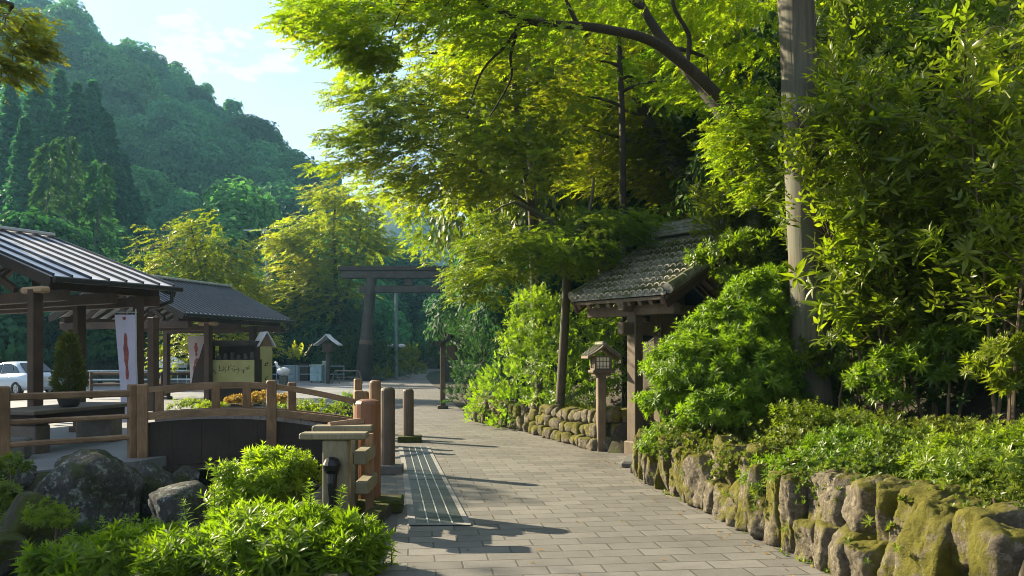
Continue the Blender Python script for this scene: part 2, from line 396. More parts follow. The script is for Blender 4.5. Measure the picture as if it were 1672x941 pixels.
def tz(x, y):
    x = np.asarray(x, float); y = np.asarray(y, float)
    yy = np.maximum(y, 20); u = x / yy
    d = x - edgeR(y)
    rec = ss(10.9, 11.15, y) * (1 - ss(13.2, 13.4, y))
    far = ss(20, 24, y)
    dd = d - 1.5 * rec
    zr = .52 * ss(.18, .42, dd) * (1 - far) + np.minimum(.62 * np.maximum(0, dd - 2.0 - far * .8), 40)
    zr = zr + .8 * np.sin(x * .21 + y * .13) * ss(4, 14, dd)
    hill = np.interp(u, RU, RZ) * ss(62, 262, y) * (1 + .02 * np.sin(x * .13) + .02 * np.sin(y * .11 + x * .05))
    hill = hill + ss(.0, 1., -(x + 55) / 30) * ss(20, 62, y) * 3
    hill = hill * np.where(y < 135, ss(1.0, 13, -(d + 2.2)), 1)
    lat = ss(60, 140, -x) * 26 * ss(-40, 10, y)
    hill = np.maximum(hill, lat * .8)
    uu = (x / np.maximum(y, 60))
    h2 = 128 * ss(420, 640, y) * np.interp(uu, [-.42, -.3, -.21, -.165, -.12, -.05, .3], [.4, .7, .85, 1.0, .96, .8, .6])
    z = np.maximum(np.maximum(zr * (y < 330), hill), h2)
    low = polydist(x, y, LOW)
    z = z - 1.0 * ss(0.0, .55, low) - .02
    return z
def axis(*seg):
    a = []
    for s, e, st in seg: a += list(np.arange(s, e, st))
    return np.array(a + [seg[-1][1]])
ax = axis((-520, -80, 16), (-80, -16, 3), (-16, -8, .5), (-8, 6, .16), (6, 16, .5), (16, 60, 3), (60, 420, 16))
ay = axis((-50, 0, 5), (0, 20, .18), (20, 40, .7), (40, 80, 2), (80, 300, 7), (300, 760, 20))
X, Y = np.meshgrid(ax, ay); Z = tz(X, Y)
Z = Z + np.where((X - edgeR(Y) > .4), .05 * np.sin(X * 9 + Y * 3) * np.sin(Y * 7), 0) * (Y < 30)
nx, ny = len(ax), len(ay)
idx = np.arange(nx * ny).reshape(ny, nx)
F = np.stack([idx[:-1, :-1], idx[:-1, 1:], idx[1:, 1:], idx[1:, :-1]], -1).reshape(-1, 4)
m, nt, bs, _ = mat_base('earth and leaf litter')
v = coords(nt); n1 = noise(nt, v, 1.3, 8, .65); n2 = noise(nt, v, 14, 6, .7); n3 = noise(nt, v, .5, 3)
c = ramp(nt, n2, [(.3, (.018, .014, .009)), (.55, (.042, .031, .02)), (.75, (.09, .063, .036))])
c = mixc(nt, ramp(nt, n1, [(.5, (0, 0, 0)), (.62, (1, 1, 1))]), c, (.045, .06, .014))
ge = N(nt, 'ShaderNodeNewGeometry'); sx = N(nt, 'ShaderNodeSeparateXYZ'); nt.links.new(ge.outputs['Position'], sx.inputs[0])
c = mixc(nt, ramp(nt, N(nt, 'ShaderNodeMath', operation='MULTIPLY').outputs[0], [(0, (0, 0, 0)), (1, (1, 1, 1))]) if False else 0.0, c, (.02, .05, .02))
mr = N(nt, 'ShaderNodeMapRange'); mr.inputs['From Min'].default_value = 55; mr.inputs['From Max'].default_value = 75; nt.links.new(sx.outputs['Y'], mr.inputs['Value'])
c = mixc(nt, mr.outputs[0], c, ramp(nt, n3, [(.3, (.012, .032, .012)), (.7, (.03, .06, .018))]))
nt.links.new(c, bs.inputs['Base Color']); bs.inputs['Roughness'].default_value = .95; bump(nt, bs, n2, .7, .03)
M['earth'] = m
g = link('ground', np_mesh('ground', np.stack([X, Y, Z], -1).reshape(-1, 3), F, m, smooth=True)); tag(g, kind='structure')
# ---------------------------------------------------------------- paved path
m, nt, bs, _ = mat_base('granite paver courses')
uvn = N(nt, 'ShaderNodeTexCoord'); mpn = N(nt, 'ShaderNodeMapping')
nt.links.new(uvn.outputs['UV'], mpn.inputs['Vector'])
# small wobble so courses are not ruler straight
br = N(nt, 'ShaderNodeTexBrick'); br.offset = .5; br.squash = 1.0
setin(br, Scale=1.0); br.inputs['Brick Width'].default_value = .42; br.inputs['Row Height'].default_value = .225
br.inputs['Mortar Size'].default_value = .008; br.inputs['Mortar Smooth'].default_value = .25; br.inputs['Bias'].default_value = 0
br.inputs['Color1'].default_value = (.128, .124, .115, 1); br.inputs['Color2'].default_value = (.185, .179, .166, 1); br.inputs['Mortar'].default_value = (.075, .070, .058, 1)
nt.links.new(mpn.outputs[0], br.inputs['Vector'])
ob = coords(nt); g1 = noise(nt, ob, 110, 3, .8); g2 = noise(nt, ob, 1.1, 6, .6); g3 = noise(nt, ob, 7, 6, .6)
c = mixc(nt, .55, br.outputs['Color'], ramp(nt, g1, [(.32, (.55, .55, .55)), (.5, (.95, .95, .95)), (.7, (1.25, 1.22, 1.15))]), 'MULTIPLY')
c = mixc(nt, .5, c, ramp(nt, g2, [(.3, (.55, .53, .50)), (.45, (.9, .88, .85)), (.7, (1.12, 1.10, 1.06))]), 'MULTIPLY')
c = mixc(nt, .35, c, ramp(nt, g3, [(.3, (.7, .68, .62)), (.6, (1.05, 1.04, 1.0))]), 'MULTIPLY')
nt.links.new(c, bs.inputs['Base Color']); bs.inputs['Roughness'].default_value = .72; bs.inputs['Specular IOR Level'].default_value = .35
hh = mixc(nt, .16, br.outputs['Fac'], g1)
inv = N(nt, 'ShaderNodeMath', operation='SUBTRACT'); inv.inputs[0].default_value = 1; nt.links.new(br.outputs['Fac'], inv.inputs[1])
hh = mixc(nt, .30, inv.outputs[0], g1); bump(nt, bs, hh, .8, .012)
M['pavers'] = m
LY = np.array([-6, 2, 5.8, 8, 11, 13.9, 17, 20, 24, 29, 34, 40, 50, 59, 69, 90, 120])
LX = np.array([-.55, -.70, -.92, -1.12, -1.60, -2.08, -2.5, -2.95, -3.9, -5.1, -6.2, -7.2, -8.7, -9.2, -9.5, -10.8, -12.6])
ys = np.concatenate([np.arange(-6, 30, .35), np.arange(30, 120, 1.5)])
lx = np.interp(ys, LY, LX); rx = edgeR(ys) + .10
def smooth1(a, k=7):
    p = np.pad(a, k, mode='edge'); return np.convolve(p, np.ones(2 * k + 1) / (2 * k + 1), 'valid')
lx = smooth1(lx, 4)
rec = ((ys > 10.9) & (ys < 13.45)); rx = np.where(rec, rx + .95, rx)
cxs = (lx + edgeR(ys)) / 2
al = np.concatenate([[0], np.cumsum(np.hypot(np.diff(ys), np.diff(smooth1(cxs, 6))))])
nc = 9
V = []; UV = []
cs = smooth1(cxs, 6)
tx = np.gradient(cs, ys); tn = np.hypot(1, tx)
for k in range(nc):
    t = k / (nc - 1); xx = lx * (1 - t) + rx * t
    V.append(np.stack([xx, ys, np.full_like(ys, .012)], -1)); UV.append(np.stack([(xx - cs) / tn, al + (xx - cs) * tx / tn], -1))
V = np.stack(V, 1).reshape(-1, 3); UV = np.stack(UV, 1).reshape(-1, 2)
idx = np.arange(len(ys) * nc).reshape(len(ys), nc)
F = np.stack([idx[:-1, :-1], idx[:-1, 1:], idx[1:, 1:], idx[1:, :-1]], -1).reshape(-1, 4)
p = link('paved_path', np_mesh('paved_path', V, F, m, uv=UV)); tag(p, kind='structure')
# ---------------------------------------------------------------- plaza / asphalt on the left, with a visible slab edge above the stream
m, nt, bs, _ = mat_base('worn asphalt and slabs')
v = coords(nt); n1 = noise(nt, v, .35, 6, .6); n2 = noise(nt, v, 60, 3, .7)
c = ramp(nt, n1, [(.3, (.13, .14, .15)), (.7, (.24, .245, .25))]); c = mixc(nt, .5, c, ramp(nt, n2, [(.3, (.6, .6, .6)), (.7, (1.2, 1.2, 1.2))]), 'MULTIPLY')
nt.links.new(c, bs.inputs['Base Color']); bs.inputs['Roughness'].default_value = .7; bump(nt, bs, n2, .4, .008)
M['asphalt'] = m
poly = [(-60, 10.8), (-14, 10.8), (-7.05, 10.95), (-5.82, 12.3), (-5.62, 12.9), (-5.9, 16.6), (-3.0, 17.1), (-2.4, 13.9), (-1.9, 13.9)]
poly += [(float(np.interp(y, ys, lx)) + .06, float(y)) for y in (14.2, 15.5, 17, 19, 21, 24, 27, 30, 34, 40, 46, 52)] + [(-10.5, 60), (-60, 60)]
b = MB(); b.prism([Vector((x, y, .004)) for x, y in poly], (0, 0, -.34))
tag(b.build('plaza_pavement', M['asphalt']), kind='structure')
# strip of old concrete between the path and the stream
b = MB()
cp = [(-2.6, 13.85), (-2.4, 11), (-2.15, 9.0), (-1.62, 8.0), (-1.38, 6.5), (-1.25, 4.5), (-1.15, 2)]
cl = [(float(np.interp(y, ys, lx)) + .05, y) for y in (2, 4.5, 6.5, 8, 9, 11, 13.85)]
b.prism([Vector((x, y, .005)) for x, y in cp + cl], (0, 0, -.5))
tag(b.build('path_verge', M['concrete']), kind='structure')
# low kerb of dark stone along the verge
b = MB()
kp = [(-1.30, 8.45), (-1.34, 7.6), (-1.26, 6.3), (-1.16, 4.6), (-1.10, 3)]
for i in range(len(kp) - 1):
    a = Vector((*kp[i], .055)); q = Vector((*kp[i + 1], .055)); dv = (q - a).normalized() * .006
    b.bar(a + dv, q - dv, .17, .13, .015)
tag(b.build('stone_kerb', M['boulder_moss']), kind='structure')
# stream water
b = MB(); b.add([(-14, 1, -.86), (-1.2, 1, -.86), (-1.9, 17.5, -.86), (-14, 17.5, -.86)], [(0, 1, 2, 3)])
m, nt, bs, _ = mat_base('dark shallow stream')
bs.inputs['Base Color'].default_value = (.012, .016, .016, 1); bs.inputs['Roughness'].default_value = .08
bump(nt, bs, noise(nt, coords(nt), 5, 4), .25, .05)
tag(b.build('stream_water', m), kind='structure')
# ---------------------------------------------------------------- haze: real air between here and the far hill
m = bpy.data.materials.new('haze air'); m.use_nodes = True; nt = m.node_tree; nt.nodes.clear()
out = N(nt, 'ShaderNodeOutputMaterial'); pv = N(nt, 'ShaderNodeVolumePrincipled')
pv.inputs['Color'].default_value = (.30, .66, .95, 1); pv.inputs['Density'].default_value = .00040; pv.inputs['Anisotropy'].default_value = .25
nt.links.new(pv.outputs[0], out.inputs['Volume'])
b = MB(); b.box((-50, 355, 84), (960, 840, 178))
hz = b.build('haze', m); tag(hz, kind='stuff')
# ---------------------------------------------------------------- foliage toolkit (numpy)
def nrm(a): return a / (np.linalg.norm(a, axis=-1, keepdims=True) + 1e-9)
def lf_diamond(w=.34, fold=.06):
    return np.array([(0, 0, 0), (w / 2, .42, fold), (0, 1, -.04), (-w / 2, .42, fold)], float), np.array([(0, 1, 2), (0, 2, 3)])
def lf_lance(w=.225, fold=.045, droop=.14):
    V = np.array([(0, 0, 0), (w * .42, .25, fold), (w * .5, .52, fold - droop * .3), (0, 1, -droop), (-w * .5, .52, fold - droop * .3), (-w * .42, .25, fold), (0, .5, -droop * .25)], float)
    return V, np.array([(0, 1, 6), (1, 2, 6), (2, 3, 6), (3, 4, 6), (4, 5, 6), (5, 0, 6)])
def place(T, pos, d, up, sc, r=None):
    """instances of template T=(V,F): local y -> d, local z ~ up. returns V,F"""
    V, F = T; pos = np.asarray(pos, float); n = len(pos)
    d = nrm(np.asarray(d, float)); x = nrm(np.cross(d, up)); z = np.cross(x, d)
    sc = np.broadcast_to(np.asarray(sc, float), (n,))
    P = (V[None, :, 0:1] * x[:, None] + V[None, :, 1:2] * d[:, None] + V[None, :, 2:3] * z[:, None]) * sc[:, None, None] + pos[:, None]
    FF = F[None] + (np.arange(n) * len(V))[:, None, None]
    return P.reshape(-1, 3), FF.reshape(-1, F.shape[1])
def merge(parts):
    Vs = []; Fs = []; o = 0
    for V, F in parts:
        Vs.append(V); Fs.append(F + o); o += len(V)
    return np.concatenate(Vs), np.concatenate(Fs)
def euler_dir(yaw, pitch):
    return np.stack([np.sin(yaw) * np.cos(pitch), np.cos(yaw) * np.cos(pitch), np.sin(pitch)], -1)
def spray(rg, nl=7, leaf=None, ls=.30, ang=55, two=True):
    """a flat twig (unit length along y) with leaves in two ranks"""
    leaf = leaf or lf_diamond(.42); parts = []
    t = np.repeat((np.arange(nl) + .6) / nl, 2); side = np.tile([1, -1], nl)
    t = t + rg.normal(0, .02, len(t))
    yaw = side * np.radians(ang + rg.normal(0, 9, len(t))) * (1 - .25 * t); pit = rg.normal(-.08, .22, len(t))
    pos = np.stack([np.zeros_like(t), t, -.06 * t * t], -1)
    parts.append(place(leaf, pos, euler_dir(yaw, pit), np.tile([0, 0, 1.], (len(t), 1)) + rg.normal(0, .28, (len(t), 3)), ls * (1.05 - .35 * t) * rg.uniform(.8, 1.15, len(t))))
    parts.append(place(leaf, [(0, 1, -.06)], [(0, 1, -.1)], [(0, 0, 1)], ls * .9))
    w = .008
    parts.append((np.array([(-w, 0, 0), (w, 0, 0), (0, 1, -.06)]), np.array([(0, 1, 2)])))
    return merge(parts)
def rosette(rg, n=9, leaf=None, pitch=30, tiers=2, gap=.16):
    """whorls of long leaves round a shoot tip (unit leaf length), axis = y"""
    leaf = leaf or lf_lance(); parts = []
    for t in range(tiers):
        k = n - 2 * t; a = np.arange(k) * 2 * math.pi / k + rg.uniform(0, 6) + rg.normal(0, .18, k)
        p = np.radians(pitch + 22 * t + rg.normal(0, 9, k))
        d = np.stack([np.cos(a) * np.cos(p), np.sin(p), np.sin(a) * np.cos(p)], -1)
        parts.append(place(leaf, np.tile([0, gap * t - gap, 0], (k, 1)), d, np.tile([0, 1., 0], (k, 1)), (1 - .25 * t) * rg.uniform(.8, 1.1, k)))
    w = .025
    parts.append((np.array([(-w, -1.2, 0), (w, -1.2, 0), (0, .1, 0)]), np.array([(0, 1, 2)])))
    return merge(parts)
RG = np.random.default_rng(3)
SPR = [spray(RG, 7, lf_diamond(.46), .34) for _ in range(5)]
SPR_S = [spray(RG, 5, lf_diamond(.55), .44) for _ in range(4)]
SPR_R = [spray(RG, 5, lf_lance(.52, .05, .1), .30, 60) for _ in range(4)]
SPR_L = [spray(RG, 3, lf_lance(.36, .05, .14), .52, 50) for _ in range(6)]
ROS = [rosette(RG, 9, None, 18, 3, .33) for _ in range(6)]
ROS_W = [rosette(RG, 6, lf_lance(.24, .05, .2), 15, 2, .35) for _ in range(4)]
TUFT = [rosette(RG, 6, lf_diamond(.42), 35, 2) for _ in range(4)]
def scatter(tmpls, pos, d, up, sc, tint, rg):
    parts = []; ti = []
    pick = rg.integers(0, len(tmpls), len(pos)); sc = np.broadcast_to(np.asarray(sc, float), (len(pos),))
    for k, T in enumerate(tmpls):
        s = pick == k
        if not s.any(): continue
        parts.append(place(T, pos[s], d[s], up[s], sc[s])); nf = len(T[1])
        base = np.repeat(tint[s], nf); ti.append(np.clip(base + rg.normal(0, .16, len(base)), 0, 1))
    V, F = merge(parts); return V, F, np.concatenate(ti)
class Leaves:
    def __init__(s, seed): s.parts = []; s.t = []; s.rg = np.random.default_rng(seed)
    def put(s, V, F, t): s.parts.append((V, F)); s.t.append(t)
    def pad(s, c, o, Rd, n, size, tm=None, tint=.5, thick=.16, droop=.25, spread=.9):
        """flat layered pad of sprays round c, pointing along o (2D yaw direction vector)"""
        rg = s.rg; c = np.asarray(c, float); o = np.asarray(o, float); yaw0 = math.atan2(o[0], o[1])
        r = Rd * np.sqrt(rg.random(n)); a = rg.uniform(0, 2 * math.pi, n)
        loc = np.stack([r * np.cos(a), r * np.sin(a)], -1)
        z = rg.normal(0, thick * Rd, n) - droop * (r / Rd) ** 2 * Rd * .6
        pos = c + np.stack([loc[:, 0], loc[:, 1], z], -1)
        rad = np.arctan2(loc[:, 0], loc[:, 1]); 
        yaw = np.arctan2(np.sin(rad) * (r / Rd) + 1.2 * math.sin(yaw0), np.cos(rad) * (r / Rd) + 1.2 * math.cos(yaw0)) + rg.normal(0, .5 * spread, n)
        pit = rg.normal(-.12, .22, n) - .3 * (r / Rd) ** 2
        up = np.tile([0, 0, 1.], (n, 1)) + rg.normal(0, .22, (n, 3))
        s.put(*scatter(tm or SPR, pos, euler_dir(yaw, pit), up, size * rg.uniform(.7, 1.25, n), np.clip(tint + rg.normal(0, .16, n), 0, 1), rg))
    def blob(s, c, rad, n, size, tm=None, tint=.5, shell=.45, upb=.6, flat=1.0, jit=.5, zmin=-.55):
        """leafy lump; shoots point outward and up"""
        rg = s.rg; c = np.asarray(c, float); rad = np.broadcast_to(np.asarray(rad, float), (3,))
        d = nrm(rg.normal(0, 1, (n * 2, 3))); d = d[d[:, 2] > zmin][:n]; n = len(d)
        q = d * (1 - shell * rg.random(n)[:, None] ** 1.5)
        wob = 1 + .16 * np.sin(d[:, 0] * 5 + c[0] * 3) * np.sin(d[:, 1] * 5 + c[1] * 2) + .10 * np.sin(d[:, 2] * 7 + c[0])
        wob = wob * np.where(rg.random(n) < .14, rg.uniform(1.08, 1.32, n), 1)
        pos = c + q * rad * wob[:, None]
        dr = d * np.array([1, 1, flat]) + np.array([0, 0, upb]) + rg.normal(0, jit, (n, 3)) * .6
        up = rg.normal(0, 1, (n, 3))
        s.put(*scatter(tm or ROS, pos, dr, up, size * rg.uniform(.5, 1.35, n), np.clip(tint + rg.normal(0, .18, n), 0, 1), rg))
    def cards(s, pos, nrmal, size, tint, leaf=None):
        """single leaf-clump cards facing roughly nrmal"""
        rg = s.rg; n = len(pos)
        d = nrm(np.cross(nrmal, rg.normal(0, 1, (n, 3))))
        V, F = place(leaf or lf_diamond(.75, .12), pos - d * np.asarray(size)[:, None] * .5, d, nrmal, size)
        s.put(V, F, np.repeat(tint, 2))
    def mesh(s, name, mat, off=(0, 0, 0)):
        V, F = merge(s.parts); return np_mesh(name, V, F, mat, off, np.concatenate(s.t))
    def build(s, name, mat, parent=None):
        return link(name, s.mesh(name, mat, ORG[parent.name] if parent is not None else (0, 0, 0)), parent)
def branch_net(mb, skel, targets, r0=.035, r1=.007, sag=.12, n=5, maxr=.05):
    """join every target to the nearest node of the growing skeleton. skel: list of (Vector, radius)"""
    nodes = [(Vector(p), r) for p, r in skel]
    P = np.array([tuple(p) for p, _ in nodes]); RR = [r for _, r in nodes]
    ts = sorted([Vector(t) for t in targets], key=lambda t: min((t - p).length for p, _ in skel))
    for t in ts:
        dd = np.linalg.norm(P - np.array(t), axis=1) + np.maximum(0, P[:, 2] - t.z) * .8
        i = int(dd.argmin()); a = Vector(P[i]); ra = min(RR[i] * .7, maxr)
        ln = (t - a).length
        if ln < .05: continue
        mid = a.lerp(t, .5) + Vector((random.uniform(-.1, .1), random.uniform(-.1, .1), sag)) * ln * .6
        pts = bez([a, mid, t], 4)
        rb = max(r1, ra * .45)
        mb.tube(pts, [ra + (rb - ra) * k / (len(pts) - 1) for k in range(len(pts))], n, False)
        new = pts[3:]
        P = np.vstack([P, np.array([tuple(p) for p in new])]); RR += [ra + (rb - ra) * (k + 3) / (len(pts) - 1) for k in range(len(new))]
def trunk(mb, pts, r0, r1, n=9, seg=8, wob=.0):
    c = bez(pts, seg); m_ = len(c) - 1
    rr = [r0 + (r1 - r0) * i / m_ for i in range(m_ + 1)]
    mb.tube(c, rr, n); return list(zip(c, rr))
def flare(mb, base, r, n=12):
    mb.lathe(base, [(r * 1.9, -.3), (r * 1.5, .0), (r * 1.2, .18), (r * 1.03, .5)], n)
# ---- whole-tree meshes that are shared by copies
def broad_tree(seed, H, Rc, ncard, size, mat, lobes=13, lean=.0):
    rg = np.random.default_rng(seed); lv = Leaves(seed); mb = MB()
    sk = trunk(mb, [(0, 0, -1.5), (rg.uniform(-.2, .2), rg.uniform(-.2, .2), H * .35), (rg.uniform(-.5, .5), rg.uniform(-.5, .5), H * .75)], H * .022, H * .008, 7, 4)
    C = []
    for i in range(lobes):
        a = i * 2.4 + rg.uniform(-.4, .4); t = (i + .5) / lobes; zz = H * (.34 + .56 * t + rg.uniform(-.05, .05)); rr = Rc * (.80 - .62 * max(0, (t - .35) / .65) ** 1.3) * rg.uniform(.55, 1.0)
        C.append((rr * math.cos(a), rr * math.sin(a), zz, Rc * rg.uniform(.34, .52)))
    per = ncard // lobes
    for cx, cy, cz, r in C:
        d = nrm(rg.normal(0, 1, (per, 3))); d[:, 2] = np.where(d[:, 2] < -.45, -d[:, 2], d[:, 2])
        q = r * (.62 + .42 * rg.random(per)) * (1 + .15 * np.sin(d[:, 0] * 6 + cx) * np.sin(d[:, 1] * 6))
        pos = np.array([cx, cy, cz]) + d * q[:, None] * np.array([1, 1, .8])
        lv.cards(pos, nrm(d * 1.2 + [0, 0, .4] + rg.normal(0, .38, (per, 3))), size * rg.uniform(.6, 1.3, per), np.clip(rg.normal(.35 + .25 * rg.random(), .2, per), 0, 1))
    branch_net(mb, sk[3:], [(c[0], c[1], c[2]) for c in C], sag=.1, maxr=H * .008)
    return lv.mesh('crown', mat), mb.mesh('trunk', M['bark_dark'])
def cone_tree(seed, H, Rb, ncard, size, mat, z0=.12, pw=.8, layers=26):
    rg = np.random.default_rng(seed); lv = Leaves(seed); mb = MB()
    mb.tube([(0, 0, -1.5), (0, 0, H * .5), (0, 0, H * .97)], [H * .016, H * .010, .03], 7)
    per = ncard // (layers * 9)
    for k in range(layers):
        t = (k + .5) / layers; z = H * (z0 + (1 - z0) * t); rr = Rb * (1 - t) ** pw * rg.uniform(.85, 1.1) + .15
        nb = 9
        for b in range(nb):
            a = b * 2 * math.pi / nb + k * 1.3 + rg.uniform(-.25, .25); r2 = rr * rg.uniform(.72, 1.12)
            s = np.sqrt(rg.random(per)); w = rr * .30 * (1.15 - s)
            off = rg.normal(0, 1, per) * w
            x = s * r2 * math.cos(a) - off * math.sin(a); y = s * r2 * math.sin(a) + off * math.cos(a)
            zz = z - .32 * r2 * s ** 1.3 + .10 * r2 * s ** 4 + rg.normal(0, .12, per) * H / layers * 1.5
            nn = nrm(np.stack([np.full(per, math.cos(a)) * .5, np.full(per, math.sin(a)) * .5, np.ones(per)], -1) + rg.normal(0, .5, (per, 3)))
            lv.cards(np.stack([x, y, zz], -1), nn, size * rg.uniform(.6, 1.3, per), np.clip(rg.normal(.45, .2, per) + .15 * (s - .5), 0, 1), lf_diamond(.5, .1))
    return lv.mesh('crown', mat), mb.mesh('trunk', M['bark_dark'])
def tree_root(name, label, cat, meshes, loc, group=None, rz=0., sc=1., zs=None):
    t = thing(name, label, cat, loc, group)
    t.rotation_euler = (0, 0, rz); t.scale = (sc, sc, zs or sc)
    for nme, me in zip(('crown', 'trunk'), meshes):
        o = bpy.data.objects.new(nme, me); COL.objects.link(o); o.parent = t
    return t
UP = Vector((0, 0, 1))
# ================================================================ rest shelters with standing seam roofs
def shelter(name, label, E1, a, length, half, ze, zr, npan, posts, rm='metal_roof', sm='seam', sw=.035):
    """E1 near end of the front eave; a unit axis (away from camera); p unit vector from ridge to front eave"""
    a = Vector((a[0], a[1], 0)).normalized(); p = Vector((a.y, -a.x, 0))
    E1 = Vector((E1[0], E1[1], ze)); root = thing(name, label, 'shelter', (E1.x, E1.y, 0))
    rise = zr - ze; sl = Vector((-p.x * half, -p.y * half, rise)); n = a.cross(sl).normalized()
    if n.z < 0: n = -n
    E2 = E1 + a * length; B1 = E1 - p * 2 * half; B2 = E2 - p * 2 * half; R1 = E1 + sl; R2 = E2 + sl
    # roof deck: two slabs
    b = MB(); th = UP * -.05
    b.prism([E1, E2, R2, R1], th); b.prism([R1 + p * -.002, R2 + p * -.002, B2, B1], th)
    roof = b.build('roof', M[rm], root)
    b = MB()
    for i in range(npan + 1):
        q = E1 + a * (length * i / npan) + (a * .02 if i == 0 else a * -.02 if i == npan else Vector())
        b.bar(q + n * .022 - sl.normalized() * .02, q + sl + n * .022, sw, .05, up=n)
        q2 = q - p * 2 * half; sl2 = q + sl - q2; n2 = Vector((-n.x, -n.y, n.z)); b.bar(q2 + n2 * .022, q2 + sl2 + n2 * .022, sw, .05, up=n2)
    b.build('roof_seam', M[sm], roof)
    b = MB(); b.bar(R1 - a * .03 + UP * .06, R2 + a * .03 + UP * .06, .30, .07, .01); b.build('ridge_cap', M['metal_roof'], roof)
    # barge boards
    for s, X1 in ((-1, E1), (1, E2)):
        for F, G_ in ((X1, X1 + sl), (X1 - p * 2 * half, X1 + sl)):
            b = MB(); b.bar(F + a * (s * .022) - UP * .13, G_ + a * (s * .022) - UP * .13, .04, .2); b.build('barge_board', M['wood_black'], root)
    # gutter
    g = MB(); g.bar(E1 + p * .07 - UP * .07 - a * .02, E2 + p * .07 - UP * .07 + a * .15, .12, .10, .02); gut = g.build('gutter', M['metal_dark'], root)
    g = MB(); d0 = E2 + p * .05 - UP * .12 - a * .1
    g.tube([d0, d0 - UP * .22, d0 - UP * .32 - p * .35 - a * .1, d0 - UP * .36 - p * .62 - a * .1], .045, 8); g.build('downpipe', M['metal_dark'], gut)
    # frame: eave plates, ties, rafters, ridge beam, king posts
    zb = ze - .16
    ins = .42
    for q in (E1 - p * ins, B1 + p * ins):
        b = MB(); b.bar(Vector((q.x, q.y, zb + .02)) + a * .12, Vector((q.x, q.y, zb + .02)) + a * (length - .12), .17, .20, .01); b.build('eave_beam', M['wood_dark'], root)
    b = MB()
    for t in (.35, length * .5, length - .35):
        q = E1 + a * t; b.bar(Vector((q.x, q.y, zb - .18)) - p * .1, Vector((q.x, q.y, zb - .18)) - p * (2 * half - .1), .15, .22, .01)
        c = q - p * half; b.bar(Vector((c.x, c.y, zb - .06)), Vector((c.x, c.y, zr - .15)), .13, .13)
        for s in (-1, 1): b.bar(Vector((c.x, c.y, zb - .02)) + p * (s * half * .6), Vector((c.x, c.y, zr - .3)) + p * (s * .1), .10, .12)
    b.build('tie_beam', M['wood_dark'], root)
    b = MB()
    k = max(4, int(length / .5))
    for i in range(k + 1):
        q = E1 + a * (.12 + (length - .24) * i / k) - UP * .115 - p * .03
        b.bar(q, q + sl * .985, .06, .09, up=n)
        q2 = q - p * (2 * half - .06); b.bar(q2, q + sl * .985, .06, .09, up=Vector((-n.x, -n.y, n.z)))
    b.build('rafter', M['wood_black'], root)
    for (x, y), w in posts:
        b = MB(); b.box((x, y, zb / 2 - .06), (w, w, zb - .08), math.atan2(a.y, a.x), .012); b.box((x, y, .05), (w + .12, w + .12, .14), math.atan2(a.y, a.x), .02)
        b.build('post', M['wood_dark'], root)
    # bracket block over the first post
    (x, y), w = posts[0]; b = MB(); b.bar(Vector((x, y, zb - .12)) - p * .35, Vector((x, y, zb - .12)) + p * .35, .19, .12, .03); b.build('bracket', M['cut_end'], root)
    return root, a, p
A1 = Vector((.5, .867, 0)).normalized()
shelter('rest_shelter', 'nearer dark timber shelter with a wide seamed metal roof over the slab table', (-8.67, 15.0), A1, 2.66, 4.65, 3.16, 4.58, 7,
        [((-8.98, 15.0), .20), ((-9.4, 17.3), .19), ((-7.86, 16.75), .16), ((-15.5, 19.3), .2), ((-14.2, 21.4), .2)])
A2 = Vector((.335, .942, 0)).normalized()
shelter('rest_shelter', 'farther dark timber shelter with a finely ribbed metal roof over the food stall', (-10.0, 24.3), A2, 5.4, 2.75, 3.0, 4.28, 26,
        [((-9.88, 25.9), .2), ((-9.14, 28.1), .2), ((-10.05, 22.3), .22), ((-14.8, 26.6), .2), ((-13.4, 30.9), .2)], 'metal_pale', 'seam_fine', .04)
# ================================================================ slab table and potted conifer
t = thing('slab_table', 'long dark slab table on block legs under the nearer shelter', 'table', (-7.8, 13.0, 0))
la = Vector((.16, .987, 0)).normalized(); wa = Vector((-la.y, la.x, 0))
c0 = Vector((-7.8, 13.0, 0))
b = MB(); cc = c0 + la * 1.3 + wa * .5; b.frame(cc + UP * .70, la, wa, UP, 2.6, 1.0, .075, .012); b.build('tabletop', M['table'], t)
b = MB(); b.frame(cc + UP * .575, la, wa, UP, 2.3, .8, .17); b.build('apron', M['wood_black'], t)
for s in (.35, 2.25):
    b = MB(); b.frame(c0 + la * s + wa * .5 + UP * .24, la, wa, UP, .34, .75, .49, .02); b.build('leg', M['table'], t)
t = thing('stone_bench', 'low pale stone block seat behind the left fence rails', 'bench', (-8.3, 12.4, 0))
b = MB(); b.box((-8.1, 12.55, .17), (.85, .42, .33), .35, .03); b.build('seat', M['concrete'], t)
pc = W(113, 664, 14.1)
t = thing('potted_conifer', 'clipped cone shaped conifer in a dark bowl pot on the slab table', 'potted plant', tuple(pc))
b = MB(); b.lathe(pc, [(.13, .0), (.16, .03), (.22, .22), (.24, .23), (.24, .27), (.21, .27), (.20, .20), (.05, .20)], 20); b.build('pot', M['pot'], t, smooth=False)
lv = Leaves(21); rg = lv.rg
n = 1500; tt = rg.random(n) ** 1.2; aa = rg.uniform(0, 6.28, n); rr = .25 * (1 - tt) ** .55 * np.minimum(1, tt * 7 + .45) * (.7 + .35 * rg.random(n))
pos = np.array(pc) + np.stack([rr * np.cos(aa), rr * np.sin(aa), .26 + 1.0 * tt], -1)
dr = np.stack([np.cos(aa), np.sin(aa), np.full(n, .9)], -1) + rg.normal(0, .35, (n, 3))
lv.put(*scatter(SPR_S, pos, dr, rg.normal(0, 1, (n, 3)), .085 * rg.uniform(.6, 1.3, n), np.clip(rg.normal(.5, .25, n), 0, 1), rg))
lv.build('foliage', M['L_azalea'], t)
